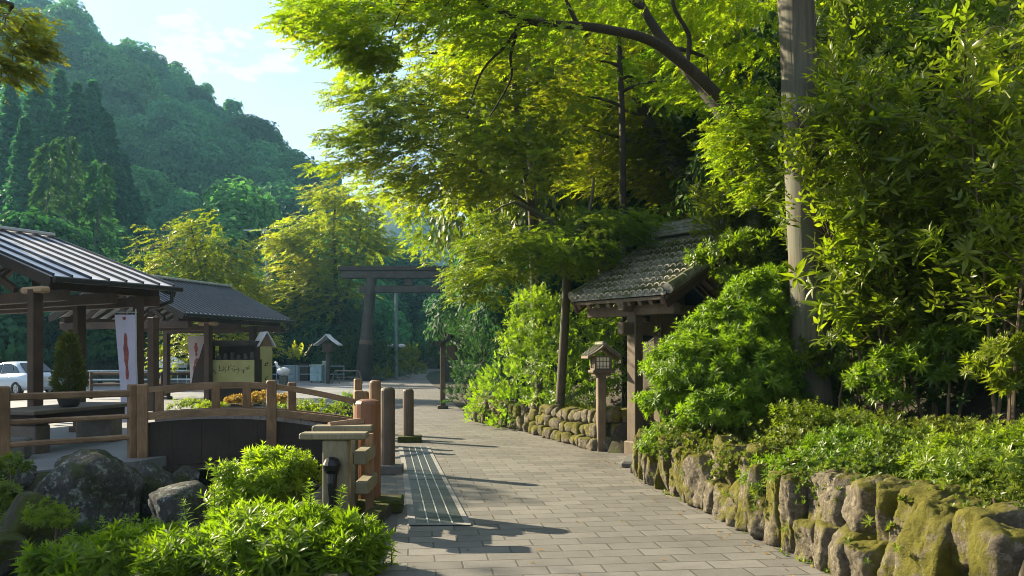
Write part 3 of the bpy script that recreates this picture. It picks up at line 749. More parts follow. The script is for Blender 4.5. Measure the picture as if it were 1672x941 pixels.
b = MB(); b.tube([pc + UP * .18, pc + UP * 1.1], [.022, .008], 6); b.build('trunk', M['bark'], t)
# ================================================================ banners on poles
def banner(label, px0, px1, pyt, pyb, Y, mat, lean, figure, reds):
    tl, tr_ = W(px0, pyt, Y), W(px1, pyt, Y); base = W(px1 + 4, 700, Y); base.z = 0
    t = thing('nobori_banner', label, 'banner', tuple(base), 'tall cloth banners by the shelters')
    b = MB(); top = Vector((tr_.x + .02, Y, tr_.z + .12)); b.tube([base, top], .016, 8); b.tube([top - UP * .07 + Vector((.03, 0, 0)), Vector((tl.x - .06, Y, top.z - .07))], .012, 8); b.build('pole', M['steel_pale'], t)
    b = MB(); b.lathe((base.x, base.y, 0), [(.16, .0), (.16, .10), (.05, .14)], 14); b.build('base', M['white'], t)
    nx_, ny_ = 10, 26; V = []; H = (pyb - pyt) / FPX * Y
    wd_ = (tr_ - tl).length
    for j in range(ny_ + 1):
        for i in range(nx_ + 1):
            u, v_ = i / nx_, j / ny_
            V.append((tl.x + wd_ * u + lean * v_ * (1 - u * .45), Y + .035 * math.sin(u * 6 + v_ * 4) * (v_ + .2), tl.z - H * v_))
    idx = np.arange(len(V)).reshape(ny_ + 1, nx_ + 1)
    F = np.stack([idx[:-1, :-1], idx[:-1, 1:], idx[1:, 1:], idx[1:, :-1]], -1).reshape(-1, 4)
    cl = link('cloth', np_mesh('cloth', V, F, mat, ORG[t.name], smooth=True), t)
    def onc(u, v_): return Vector((tl.x + wd_ * u + lean * v_ * (1 - u * .45), Y - .008 + .035 * math.sin(u * 6 + v_ * 4) * (v_ + .2), tl.z - H * v_))
    b = MB()
    for poly in figure:
        m_ = len(poly); ring = [onc(u, v_) for u, v_ in poly]; cxy = [sum(p[0] for p in poly) / m_, sum(p[1] for p in poly) / m_]
        b.add([onc(*cxy)] + ring, [(0, i + 1, (i + 1) % m_ + 1) for i in range(m_)])
    b.build('print', reds, cl)
    return t
def spear(u0, v0, v1, w, n=14):
    L_ = []; R_ = []
    for i in range(n + 1):
        s = i / n; k = w * (math.sin(math.pi * min(1, s * 1.15 + .05)) ** .7 if s < .85 else .55) * (1 + .14 * math.sin(s * 23)); 
        L_.append((u0 - k, v0 + (v1 - v0) * s)); R_.append((u0 + k * (.85 + .2 * math.sin(s * 17)), v0 + (v1 - v0) * s))
    return L_ + R_[::-1]
tb = banner('lavender cloth banner with a brown red vertical figure beside the nearer shelter posts', 187, 220, 514, 690, 16.6, M['banner'], .16,
       [spear(.5, .17, .60, .14), spear(.49, .02, .05, .12, 3)], M['banner_red'])
banner('pale pink cloth banner hanging behind the farther shelter post', 306, 333, 549, 640, 26.5, M['banner_pink'], .12, [spear(.55, .4, .95, .3), spear(.5, .12, .36, .12)], M['banner_red'])
# ================================================================ food stall under the far shelter
Ys = 26.2
o = W(378, 640, Ys); o.z = 0
t = thing('food_stall', 'dark open food stall counter with an olive yellow sign board', 'stall', tuple(o))
x0, x1 = W(338, 600, Ys).x, W(416, 600, Ys).x; wdt = x1 - x0; xc = (x0 + x1) / 2
b = MB(); b.box((xc, Ys + .45, .78), (wdt, .8, 1.56), 0, .01); b.build('counter', M['wood_black'], t)
zt, zb = W(0, 588, Ys).z, W(0, 624, Ys).z
b = MB(); b.box((xc + .02, Ys - .02, (zt + zb) / 2), (wdt - .06, .05, zt - zb), 0, .008); bo = b.build('sign_board', M['sign_yellow'], t)
b = MB(); b.box((x0 - .01, Ys - .03, (zt + zb) / 2 + .02), (.10, .09, zt - zb + .16), 0, .01); b.build('sign_stile', M['wood_warm'], t)
rs = random.Random(5); b = MB()     # brush written characters, too worn to read
for k in range(9):
    cx_ = x0 + .14 + k * (wdt - .3) / 8.4; sz = .10 + .07 * rs.random(); cz_ = (zt + zb) / 2 + rs.uniform(-.1, .1)
    for _ in range(rs.randint(3, 5)):
        a_ = rs.choice([0, .1, 1.5, 1.6, .8, 2.3]); l_ = sz * rs.uniform(.6, 1.4); dx, dz = math.cos(a_) * l_ / 2, math.sin(a_) * l_ / 2
        q = Vector((cx_ + rs.uniform(-.05, .05), Ys - .049, cz_ + rs.uniform(-.08, .08)))
        b.bar(q - Vector((dx, 0, dz)), q + Vector((dx, 0, dz)), .004, .014, up=Vector((0, 1, 0)).cross(Vector((dx, 0, dz)).normalized()))
b.build('lettering', M['ink'], bo)
b = MB(); z0_, z1_ = W(0, 590, Ys).z, W(0, 556, Ys).z
b.box((xc + .05, Ys + .75, (z0_ + z1_) / 2), (wdt * .9, .06, z1_ - z0_)); b.build('back_panel', M['wood_dark'], t)
b = MB(); zf = W(0, 562, Ys).z; b.box((xc, Ys + .4, zf + .03), (wdt * .82, .9, .18), 0, .01); b.build('canopy', M['wood_black'], t)
for k in range(5):
    b = MB(); b.box((x0 + .25 + k * .3, Ys + .15 + .1 * (k % 2), zt + .10), (.03, .03, .28)); b.build('canopy_post', M['wood_dark'], t)
b = MB()
for k in range(6):
    q = Vector((x0 + .3 + k * .22, Ys + .25, zt - .02)); b.lathe(q, [(.05, 0), (.07, .05), (.06, .16 + .04 * (k % 3)), (.03, .2 + .04 * (k % 3))], 10)
b.build('jar', M['concrete'], t)
t = thing('folded_tarp', 'dark cloth covered heap leaning on the left end of the food stall', 'tarp', tuple(W(325, 640, 26)))
b = MB(); q = [W(x, y, 26) for x, y in ((312, 628), (340, 628), (340, 555), (332, 562), (325, 585), (317, 602))]; b.prism(q, (0, .6, 0)); b.build('cover', M['wood_black'], t)
# house shaped notice box
Yk = 27.0; o = W(430, 640, Yk); o.z = 0
t = thing('notice_box', 'tall olive notice box with a small white gable roof beside the food stall', 'notice box', tuple(o))
xa, xb = W(413, 600, Yk).x, W(443, 600, Yk).x; zt = W(0, 566, Yk).z
ang = R(-52)
b = MB(); b.box(((xa + xb) / 2, Yk + .2, zt / 2), (.44, .42, zt), ang, .01); b.build('cabinet', M['sign_yellow'], t)
ex = Vector((math.cos(ang), math.sin(ang), 0)); ey = Vector((-ex.y, ex.x, 0)); cc = Vector(((xa + xb) / 2, Yk + .2, zt))
b = MB()
for s in (-1, 1): b.bar(cc + ey * (s * .30) - ex * 0 + UP * -.0, cc + ey * (s * .012) + UP * .5, .62, .03, up=Vector((ey.x * s, ey.y * s, .8)))
b.build('roof', M['white'], t)
b = MB(); b.prism([cc + ey * .22 + ex * .21, cc - ey * .22 + ex * .21, cc + UP * .40 + ex * .21], -ex * .42); b.build('gable', M['wood_warm'], t)
b = MB()
for k, (zz, sz) in enumerate(((1.42, .10), (1.36, .13), (.95, .05), (.88, .08), (.80, .04), (.62, .05), (.54, .07))):
    b.frame(Vector((cc.x, cc.y, zz)) + ex * .223 + ey * (.02 * (-1) ** k), ey, UP, ex, sz, .02, .006)
    b.frame(Vector((cc.x, cc.y, zz + .02)) + ex * .224 + ey * (.03 * (-1) ** k), ey, UP, ex, .018, sz * .8, .006)
b.build('lettering', M['ink'], t)
# ================================================================ silver car
def car(label, at, rz, name='parked_car'):
    t = thing(name, label, 'car', (0, 0, 0))
    # stations along x (front -2.2 .. rear 2.2): lower body half width, belt z, bottom z
    prof_top = [(-2.2, .52), (-2.1, .66), (-1.4, .80), (-.95, .88), (-.9, .90), (.0, .93), (.9, .96), (1.35, .98), (1.5, .98), (2.05, .95), (2.2, .80), (2.22, .55)]
    P = []; F = []
    secs = []
    for x, zt in prof_top:
        hw = .85 - .16 * max(0, abs(x) - 1.6) ** 1.2 / .6
        zb = .24 + .10 * max(0, abs(x) - 1.7)
        secs.append([(x, -hw * .92, zb), (x, -hw, zb + (zt - zb) * .35), (x, -hw * .985, zb + (zt - zb) * .72), (x, -hw * .90, zt - .02), (x, -hw * .55, zt + .015), (x, 0, zt + .02), (x, hw * .55, zt + .015), (x, hw * .90, zt - .02), (x, hw * .985, zb + (zt - zb) * .72), (x, hw, zb + (zt - zb) * .35), (x, hw * .92, zb)])
    n = len(secs[0])
    for s in secs: P += s
    for i in range(len(secs) - 1):
        for k in range(n - 1): F.append((i * n + k, i * n + k + 1, i * n + n + k + 1, i * n + n + k))
        F.append((i * n + n - 1, i * n, i * n + n, i * n + 2 * n - 1))
    F.append(tuple(range(n))); F.append(tuple(range((len(secs) - 1) * n, len(secs) * n)))
    b = MB(); b.add(P, F); body = b.build('body', M['car_paint'], t, smooth=True)
    # cabin
    cab = [(-.95, .86, .74), (-.25, 1.36, .60), (.1, 1.44, .585), (.6, 1.45, .58), (1.0, 1.40, .585), (1.62, .95, .70)]
    P = []; F = []
    for x, z, hw in cab:
        P += [(x, -.76, .84), (x, -(.76 * .35 + hw * .65), .84 + (z - .84) * .55), (x, -hw, z - .05 if z > 1 else z - .02), (x, -hw * .8, z), (x, 0, z + .02), (x, hw * .8, z), (x, hw, z - .05 if z > 1 else z - .02), (x, (.76 * .35 + hw * .65), .84 + (z - .84) * .55), (x, .76, .84)]
    n = 9
    for i in range(len(cab) - 1):
        for k in range(n - 1): F.append((i * n + k, i * n + k + 1, i * n + n + k + 1, i * n + n + k))
    F.append(tuple(range(n))); F.append(tuple(range((len(cab) - 1) * n, len(cab) * n)))
    b = MB(); b.add(P, F); b.build('roof', M['car_paint'], t, smooth=True)
    def side(pts, s, mb):
        # side glass following the cabin side
        def yy(z):
            return .76 - (z - .84) * .30 + .012
        mb.prism([Vector((x, s * yy(z), z)) for x, z in pts], (0, -s * .02, 0))
    for s in (-1, 1):
        for pts in (((-.78, .92), (-.28, 1.28), (.12, 1.36), (.12, .92)), ((.20, .92), (.20, 1.365), (.62, 1.37), (.86, 1.30), (.94, .94)), ((1.0, .95), (.93, 1.28), (1.06, 1.22), (1.36, .97))):
            b = MB(); side(pts, s, b); b.build('side_window', M['glass_dark'], t)
        for hx in (-.02, .88):
            b = MB(); b.box((hx, s * .862, .80), (.17, .03, .035), 0, .01); b.build('door_handle', M['car_paint'], t)
        b = MB(); b.box((-.72, s * .90, .96), (.12, .18, .12), 0, .03); b.build('mirror', M['car_paint'], t)
        b = MB(); b.box((2.13, s * .66, .78), (.17, .24, .16), s * -.35, .03); b.build('tail_light', M['red_lens'], t)
        for wx in (-1.32, 1.28):
            b = MB(); c = Vector((wx, s * .76, .31)); prof = [(.19, -.10), (.29, -.10), (.31, -.06), (.31, .06), (.29, .10), (.19, .10)]
            Pv = []; Fv = []
            for r, o_ in prof:
                for k in range(22): Pv.append(c + Vector((r * math.cos(k * math.pi / 11), o_ * 1.0 , r * math.sin(k * math.pi / 11))))
            for i in range(6):
                for k in range(22): Fv.append((i * 22 + k, i * 22 + (k + 1) % 22, ((i + 1) % 6) * 22 + (k + 1) % 22, ((i + 1) % 6) * 22 + k))
            b.add(Pv, Fv); wh = b.build('wheel', M['rubber'], t)
            b = MB(); b.tube([c - Vector((0, .07, 0)), c + Vector((0, .07, 0))], .195, 20); b.tube([c - Vector((0, .085, 0)), c + Vector((0, .085, 0))], .05, 10)
            for k in range(5):
                a_ = k * 2 * math.pi / 5; b.bar(c + Vector((0, s * .078, 0)), c + Vector((.17 * math.cos(a_), s * .078, .17 * math.sin(a_))), .03, .03, up=Vector((0, 1, 0)))
            b.build('rim', M['rim'], wh)
            b = MB(); b.tube([c + Vector((0, s * .03, .0)), c + Vector((0, s * .1, 0))], .355, 22); 
            b.build('wheel_arch', M['rubber'], t) if False else None
    b = MB(); b.prism([Vector((1.08, -.52, 1.365)), Vector((1.08, .52, 1.365)), Vector((1.60, .60, 1.005)), Vector((1.60, -.60, 1.005))], (.02, 0, .03)); b.build('rear_window', M['glass_dark'], t)
    b = MB(); b.prism([Vector((-.86, -.62, .98)), Vector((-.86, .62, .98)), Vector((-.30, .52, 1.35)), Vector((-.30, -.52, 1.35))], (-.02, 0, .03)); b.build('windscreen', M['glass_dark'], t)
    b = MB(); b.box((2.225, 0, .72), (.03, .34, .17), 0, .005); b.build('number_plate', M['plate'], t)
    b = MB(); b.box((2.17, 0, .45), (.16, 1.56, .20), 0, .05); b.build('bumper', M['car_paint'], t)
    t.location = at; t.rotation_euler = (0, 0, rz)
    return t
car('silver blue sedan parked with its rear to the guard rail', (-21.6, 34.6, 0), R(-24))
# ================================================================ guard rails round the car park
def guard(label, pts, zs, hpost, mat, rail_r, name='guard_rail', step=2.0, pm=None):
    t = thing(name, label, 'railing', (pts[0][0], pts[0][1], 0))
    for z in zs:
        b = MB(); b.tube([Vector((x, y, z)) for x, y in pts], rail_r, 7); b.build('rail', mat, t)
    for (x0, y0), (x1, y1) in zip(pts[:-1], pts[1:]):
        ln = math.hypot(x1 - x0, y1 - y0); k = max(1, int(ln / step))
        for i in range(k + 1 if (x1, y1) == pts[-1] else k):
            b = MB(); x, y = x0 + (x1 - x0) * i / k, y0 + (y1 - y0) * i / k; b.tube([(x, y, 0), (x, y, hpost)], rail_r * 1.1, 7); b.build('post', pm or mat, t)
guard('pale steel guard rail along the far side of the car park', [(-31, 41), (-16.5, 43), (-14, 45)], (.45, .92), .95, M['steel_pale'], .05)
guard('brown timber rail fence behind the nearer shelter', [(-16.5, 31.2), (-11.2, 31.8)], (.55, .98), 1.05, M['wood_dark'], .06)
guard('thin pale railing beside the cycad and the blue bin', [(-17.5, 54), (-11.5, 54.5)], (.5, 1.05), 1.08, M['steel_blue'], .035, step=1.5)
# small things far across the plaza
o = W(522, 622, 52); o.z = 0
t = thing('wheeled_bin', 'pale blue wheeled bin at the far edge of the plaza', 'bin', tuple(o))
b = MB(); xa, xb = W(508, 0, 52).x, W(527, 0, 52).x; h = W(0, 597, 52).z; b.box(((xa + xb) / 2, 52, h / 2 + .05), (xb - xa, .7, h - .12), 0, .03); b.build('body', M['bin_blue'], t)
b = MB(); b.box(((xa + xb) / 2, 52, h + .02), (xb - xa + .08, .78, .07), 0, .02); b.build('lid', M['steel_pale'], t)
b = MB(); b.box(((xa + xb) / 2 + .1, 51.64, h * .5), (.03, .02, h * .7)); b.box(((xa + xb) / 2, 51.64, h * .62), (xb - xa - .1, .02, .03)); b.build('door_seam', M['steel_blue'], t)
for s in (-1, 1):
    b = MB(); c = Vector(((xa + xb) / 2 + s * .3, 51.8, .08)); b.tube([c - Vector((.03, 0, 0)), c + Vector((.03, 0, 0))], .08, 12); b.build('wheel', M['rubber'], t)
t = thing('utility_cabinet', 'green grey cabinet standing right beside the blue bin', 'cabinet', tuple(W(533, 621, 52)))
b = MB(); b.box((W(532, 0, 52.2).x, 52.3, .68), (.36, .5, 1.36), 0, .02); b.build('cabinet', M['steel_blue'], t)
b = MB(); b.box((W(532, 0, 52.2).x, 52.3, 1.39), (.42, .56, .05), 0, .01); b.build('top', M['steel_pale'], t)
t = thing('bird_statue', 'white bird shaped garden figure by the notice box', 'statue', tuple(W(460, 622, 44)))
b = MB(); c = W(463, 606, 44)
Vb = []; 
b.lathe(c - UP * .28, [(.10, 0), (.24, .06), (.36, .22), (.34, .36), (.18, .46), (.03, .48)], 14)
b.tube([c + Vector((-.2, 0, .1)), c + Vector((-.36, 0, .30)), c + Vector((-.40, 0, .45)), c + Vector((-.48, 0, .50))], [.10, .07, .085, .03], 8)
b.build('body', M['white'], t, smooth=True)
b = MB(); b.box((c.x, c.y, (c.z - .28) / 2), (.4, .4, c.z - .28 - .0), 0, .02); b.build('plinth', M['concrete'], t)
t = thing('stacked_crates', 'dark stacked crates behind the thin railing', 'crates', tuple(W(485, 621, 56)))
b = MB(); b.box((W(478, 0, 56).x, 56, .55), (1.0, .8, 1.1), 0, .02); b.build('crate', M['steel_blue'], t)
b = MB(); b.box((W(495, 0, 56).x, 56.2, .6), (.8, .8, 1.2), 0, .02); b.build('crate', M['wood_black'], t)
t = thing('log_bench', 'weathered rail bench under the tall maple by the gateway', 'bench', tuple(W(560, 620, 50)))
b = MB(); q0, q1 = W(548, 606, 50), W(585, 606, 50); b.bar(q0, q1, .3, .08, .02); b.bar(q0 + UP * -.4, q1 + UP * -.4, .06, .08); b.build('seat', M['concrete'], t)
for q in (q0, q1):
    for s in (-1, 1):
        b = MB(); b.bar(q + Vector((s * .05, 0, 0)), Vector((q.x + s * .25, q.y, 0)), .08, .08); b.build('leg', M['concrete'], t)
def tent(label, px0, px1, pyt, Y):
    t = thing('canopy_tent', label, 'tent', tuple(W((px0 + px1) / 2, 620, Y)))
    x0, x1 = W(px0, 0, Y).x, W(px1, 0, Y).x; zt = W(0, pyt, Y).z; ze = zt - .45; xm = (x0 + x1) / 2; w = x1 - x0
    b = MB(); b.add([(x0, Y, ze), (x1, Y, ze), (x1, Y + w, ze), (x0, Y + w, ze), (xm - .2, Y + w / 2, zt), (xm + .2, Y + w / 2, zt)], [(0, 1, 5, 4), (2, 3, 4, 5), (3, 0, 4), (1, 2, 5)])
    b.box((xm, Y, ze - .12), (w, .02, .24)); b.box((x1, Y + w / 2, ze - .12), (.02, w, .24)); b.build('canopy', M['white'], t)
    for xx in (x0 + .02, x1 - .02):
        for yy in (Y + .02, Y + w - .02):
            b = MB(); b.tube([(xx, yy, 0), (xx, yy, ze - .02)], .03, 6); b.build('leg', M['steel_pale'], t)
tent('white pop up tent seen between the shelter posts across the car park', 252, 290, 582, 47)
# ================================================================ wooden fence left of the bridge
def sqpost(x, y, z0, z1, w, mat, parent, rz=0., name='post', cap=True):
    b = MB(); b.box((x, y, (z0 + z1) / 2), (w, w, z1 - z0), rz, w * .10); return b.build(name, mat, parent)
fl, fr = Vector((-7.42, 11.6, 0)), Vector((-6.08, 12.8, 0)); fang = math.atan2(1.2, 1.34)
t = thing('timber_fence', 'three rail warm timber fence left of the footbridge', 'fence', tuple(fr))
sqpost(fl.x, fl.y, -.1, 1.19, .17, M['wood_warm'], t, fang); sqpost(fr.x, fr.y, -.1, 1.18, .17, M['wood_warm'], t, fang)
for z, h in ((1.03, .11), (.66, .08), (.33, .085)):
    b = MB(); b.bar(fl.lerp(fr, .0) + UP * z + Vector((.02, -.02, 0)), fl.lerp(fr, 1.04) + UP * (z + .01) + Vector((.02, -.02, 0)), .075, h, .025); b.build('rail', M['wood_rail'], t)
# ================================================================ arched footbridge
t = thing('arched_footbridge', 'low arched timber footbridge with dark fascia crossing the stream', 'footbridge', (-4.3, 13.8, 0))
NA, NB = Vector((-5.95, 12.85, 0)), Vector((-2.68, 14.15, 0)); DEP = Vector((-.55, 2.0, 0))
def arch(s): return .45 + .09 * math.sin(math.pi * s) - .33 * s * s
def bpt(s, z=0., dep=0.): 
    q = NA.lerp(NB, s) + DEP * dep; q.z = arch(s) + z; return q
nb = 24
b = MB()
fl_ = [bpt(i / nb, .10) for i in range(nb + 1)] + [bpt(i / nb) * 1 for i in range(nb, -1, -1)]
lo = []
for i in range(nb, -1, -1):
    q = bpt(i / nb); q.z = -.14; lo.append(q)
top = [bpt(i / nb, .10) for i in range(nb + 1)]
for dp, nm in ((0, 'fascia'), (1, 'fascia')):
    b = MB(); dv = DEP * dp
    for i in range(nb):
        j = nb - i
        e_ = .03 if i % 3 == 2 else .0
        b.prism([top[i] + dv, top[i].lerp(top[i + 1], 1 - e_) + dv, lo[j].lerp(lo[j - 1], 1 - e_) + dv, lo[j] + dv], DEP.normalized() * .07)
    bm = b.build(nm, M['wood_black'], t)
b = MB()
for i in range(nb): 
    a_, c_ = bpt(i / nb, .04, .06), bpt((i + .93) / nb, .04, .06); b.prism([a_, c_, c_ + DEP * .9, a_ + DEP * .9], (0, 0, -.06))
b.build('deck', M['wood_dark'], t)
b = MB(); q = [bpt(0, 0), bpt(1, 0)]
for i in range(nb):
    a_, c_ = NA.lerp(NB, i / nb), NA.lerp(NB, (i + 1) / nb); a_.z = c_.z = -.19
    b.bar(a_ - DEP * .03, c_ - DEP * .03, .12, .09)
b.build('sill_beam', M['wood_black'], t)
bang = math.atan2(NB.y - NA.y, NB.x - NA.x)
def rail_side(dep, ss_, wpost, topz):
    for s, z0, z1 in ss_:
        q = NA.lerp(NB, s) + DEP * dep; sqpost(q.x, q.y, z0, z1, wpost, M['wood_warm'], t, bang)
    for z, h in ((topz, .085), (.255, .12)):
        b = MB(); off = DEP * dep
        pts = []
        for i in range(25):
            s = i / 24; q = NA.lerp(NB, s) + off; q.z = (1.08 + .20 * math.sin(math.pi * s) - .27 * s if z > .5 else .66 + .13 * math.sin(math.pi * s) - .22 * s) - (.10 if dep > .5 else 0); pts.append(q)
        for i in range(24): b.bar(pts[i], pts[i + 1] + (pts[i + 1] - pts[i]) * .02, .075, h, .0)
        b.build('handrail' if z > .5 else 'lower_rail', M['wood_rail'], t)
rail_side(-.03, [(0.0, -.1, 1.18), (.565, -.05, 1.22), (.985, -.1, 1.03)], .16, .80)
rail_side(1.0, [(-.02, -.1, 1.04), (.26, .3, 1.07), (.42, .3, 1.08), (.66, .2, 1.12), (1.03, -.1, 1.18)], .15, .80)
# ================================================================ boulders and stones
def ico(sub):
    bm = bmesh.new(); bmesh.ops.create_icosphere(bm, subdivisions=sub, radius=1)
    V = np.array([v.co[:] for v in bm.verts]); F = np.array([[v.index for v in f.verts] for f in bm.faces]); bm.free(); return V, F
ICO = {k: ico(k) for k in (3, 4, 5)}
def rock(seed, dims, sub=4, planes=11, soft=9, rough=.05, fine=.018, block=False):
    rg = np.random.default_rng(seed); D, F = ICO[sub]
    nn = nrm(rg.normal(0, 1, (planes, 3))); h = rg.uniform(.72, 1.0, planes)
    if block:
        fx = np.array([(1, 0, 0), (-1, 0, 0), (0, 1, 0), (0, -1, 0), (0, 0, 1), (0, 0, -1)], float); nn = nrm(np.concatenate([fx + rg.normal(0, .13, (6, 3)), nn])); h = np.concatenate([rg.uniform(.80, .92, 6), rg.uniform(.86, 1.15, planes)])
    q = np.maximum(D @ nn.T, .02) / h
    r = 1 / (np.sum(q ** soft, 1) ** (1 / soft) + 1e-6); r = np.minimum(r, 1.45)
    sd_ = rg.uniform(-50, 50, 3)
    nz = np.array([mnoise.fractal(Vector(v * 1.6 + sd_), 1.0, 2.0, 5) for v in D])
    nf = np.array([abs(mnoise.fractal(Vector(v * 6 + sd_), 1.0, 2.0, 4)) for v in D]) if sub >= 4 else 0
    r = r * (1 + rough * 1.6 * nz - fine * 1.6 * nf)
    return D * r[:, None] * np.array(dims) , F
def put_rock(seed, c, dims, mat, name='rock', parent=None, rot=(0, 0, 0), **kw):
    V, F = rock(seed, dims, **kw); Rm = np.array(Matrix.Rotation(rot[2], 3, 'Z') @ Matrix.Rotation(rot[1], 3, 'Y') @ Matrix.Rotation(rot[0], 3, 'X'))
    V = V @ Rm.T + np.array(c)
    off = ORG[parent.name] if parent is not None else tuple(c)
    o = link(name, np_mesh(name, V, F, mat, off, smooth=True), parent)
    if parent is None: o.location = c
    return o
def boulder(label, px, py, Y, rx, ry, rz_, seed, mat='boulder', **kw):
    c = W(px, py, Y); k = Y / FPX
    return tag(put_rock(seed, tuple(c), (rx * k, (rx * .5 + ry * .4) * k * kw.pop('deep', 1.0), ry * k), M[mat], 'boulder', rot=(0, 0, rz_), sub=5, planes=16, soft=16, fine=.03, **kw), label, 'boulder')
boulder('largest rounded boulder with pale lichen in front of the timber fence', 146, 816, 10.4, 92, 96, .3, 3, rough=.07)
boulder('dark upright boulder between the big boulder and the footbridge', 246, 806, 11.4, 42, 52, .1, 8)
boulder('smooth dark boulder just behind the bright foreground shrub', 318, 850, 9.2, 72, 46, .5, 12)
boulder('mossy brown boulder with a small plant growing over it', 62, 868, 9.0, 62, 52, .2, 15, 'boulder_moss')
boulder('dark boulder at the left edge under the first fence post', 8, 786, 10.4, 44, 34, .8, 19)
boulder('low wet stone at the bottom left corner of the stream', 8, 900, 8.4, 38, 36, .0, 23, 'boulder_moss')
boulder('small dark stone in the stream below the big boulder', 195, 890, 9.3, 40, 24, .4, 27, 'boulder_moss')
for k, (px, py, Y, r, lab) in enumerate(((420, 770, 13.3, 30, 'shadowed stone under the left half of the footbridge'), (470, 775, 14.0, 26, 'shadowed stone under the right half of the footbridge'), (300, 785, 12.6, 26, 'shadowed stone beside the upright boulder under the bridge end'))):
    boulder(lab, px, py, Y, r, r * .9, .3 * k, 40 + k)
# ================================================================ stone walls
def wallpos(y): return Vector((float(edgeR(y)), y, 0))
def wtangent(y): return (wallpos(y + .1) - wallpos(y - .1)).normalized()
t = thing('dry_stone_wall', 'near wall of big upright mossy boulders along the right edge of the path', 'stone wall', (2.4, 6, 0))
rs = random.Random(12); y = 10.75; k = 0
while y > 3.3:
    near = (10.75 - y) / 7.4
    w = rs.uniform(.20, .33) * (1 + .22 * near); h = rs.uniform(.54, .70) * (1 + .06 * near); short = rs.random() < .42
    if short: h *= rs.uniform(.58, .72)
    tg = wtangent(y); nrm_ = Vector((tg.y, -tg.x, 0))
    if nrm_.x < 0: nrm_ = -nrm_
    yc = y - w / 2; c = wallpos(yc) + nrm_ * rs.uniform(.12, .18)
    an = math.atan2(-tg.y, -tg.x) + rs.uniform(-.3, .3)
    put_rock(100 + k, (c.x, c.y, h / 2 - .03), (w * .60, .25 * rs.uniform(.9, 1.1), h * .57), M['wall_stone'], 'stone', t, (rs.uniform(-.10, .03), rs.uniform(-.24, .18), an), planes=11, soft=26, rough=.075, fine=.05, block=True, sub=5)
    if short:
        h2 = .68 - h + .12; c2 = wallpos(yc + rs.uniform(-.06, .06)) + nrm_ * .26
        put_rock(200 + k, (c2.x, c2.y, h + h2 * .32), (w * .62, .23, h2 * .62), M['wall_stone'], 'stone', t, (0, rs.uniform(-.3, .3), an), planes=9, soft=22, rough=.075, fine=.05, block=True, sub=5)
    y -= w * .93; k += 1
t = thing('dry_stone_wall', 'far low wall of stacked mossy stones left of the wooden lantern', 'stone wall', (.8, 15.5, 0))
y = 13.55; k = 0
while y < 20.4:
    w = rs.uniform(.20, .34)
    tg = wtangent(y + w / 2); nrm_ = Vector((-tg.y, tg.x, 0))
    if nrm_.x < 0: nrm_ = -nrm_
    an = math.atan2(tg.y, tg.x)
    z = 0
    for row in range(3 if y < 17 else 2):
        h = rs.uniform(.20, .27) if y < 17 else rs.uniform(.26, .36)
        c = wallpos(y + w / 2 + rs.uniform(-.06, .06)) + nrm_ * (.14 + .06 * row)
        put_rock(300 + k, (c.x, c.y, z + h / 2), (w * .53, .19, h * .55), M['wall_stone'], 'stone', t, (rs.uniform(-.15, .1), rs.uniform(-.25, .25), an + rs.uniform(-.2, .2)), planes=8, soft=16, rough=.06, sub=3, block=True)
        z += h * .93; k += 1
    y += w * .98 * abs(1)
# stones round the recess by the lantern
t = thing('dry_stone_wall', 'shaded return wall of dark stones in the recess behind the lantern', 'stone wall', (2.2, 13.7, 0))
k = 0
for row in range(3):
    for i in range(6):
        put_rock(500 + k, (1.72 + i * .29 + .1 * (row % 2), 13.62 + .02 * row, .13 + row * .24), (.18, .16, .15), M['wall_stone'], 'stone', t, (0, rs.uniform(-.2, .2), rs.uniform(-.2, .2)), planes=8, soft=16, rough=.06, sub=3, block=True); k += 1
# ================================================================ bollards
def bollard(label, x, y, r, h, mat, base=None, group='wooden bollards along the left edge of the path', n=16):
    t = thing('bollard', label, 'bollard', (x, y, 0), group)
    b = MB(); b.lathe((x, y, 0), [(r * .98, .0), (r, .05), (r, h - .10), (r * .99, h - .05), (r * .86, h - .02), (r * .55, h - .004), (r * .1, h)], n); b.build('shaft', mat, t)
    if base:
        b = MB(); b.box((x + .03, y - .02, .06), (base, base, .12), .1, .012); b.build('base', M['concrete'] if base < .38 else M['boulder_moss'], t)
    return t
bo = bollard('tall red brown bollard with a pale domed top beside the tap stand', -1.52, 8.4, .135, 1.17, M['wood_red'], None)
b = MB(); b.tube([(-1.56, 8.30, .93), (-1.86, 8.1, .90)], .05, 10); b.build('rail_stub', M['wood_warm'], bo)
b = MB(); b.box((-1.42, 8.36, .07), (.55, .5, .13), .1, .02); b.build('base', M['boulder_moss'], bo)
bollard('dark square based bollard just behind the red brown one', -1.73, 11.1, .10, 1.20, M['wood_post'], .37)
bollard('shorter grey brown bollard at the far end of the drain grating', -1.98, 15.2, .105, 1.02, M['wood_post'], .45)
bollard('weathered brown bollard at the far end of the footbridge', -2.87, 16.7, .12, 1.14, M['wood_warm'])
bollard('short brown bollard half hidden behind the red brown one', -2.72, 14.6, .10, 1.0, M['wood_warm'])
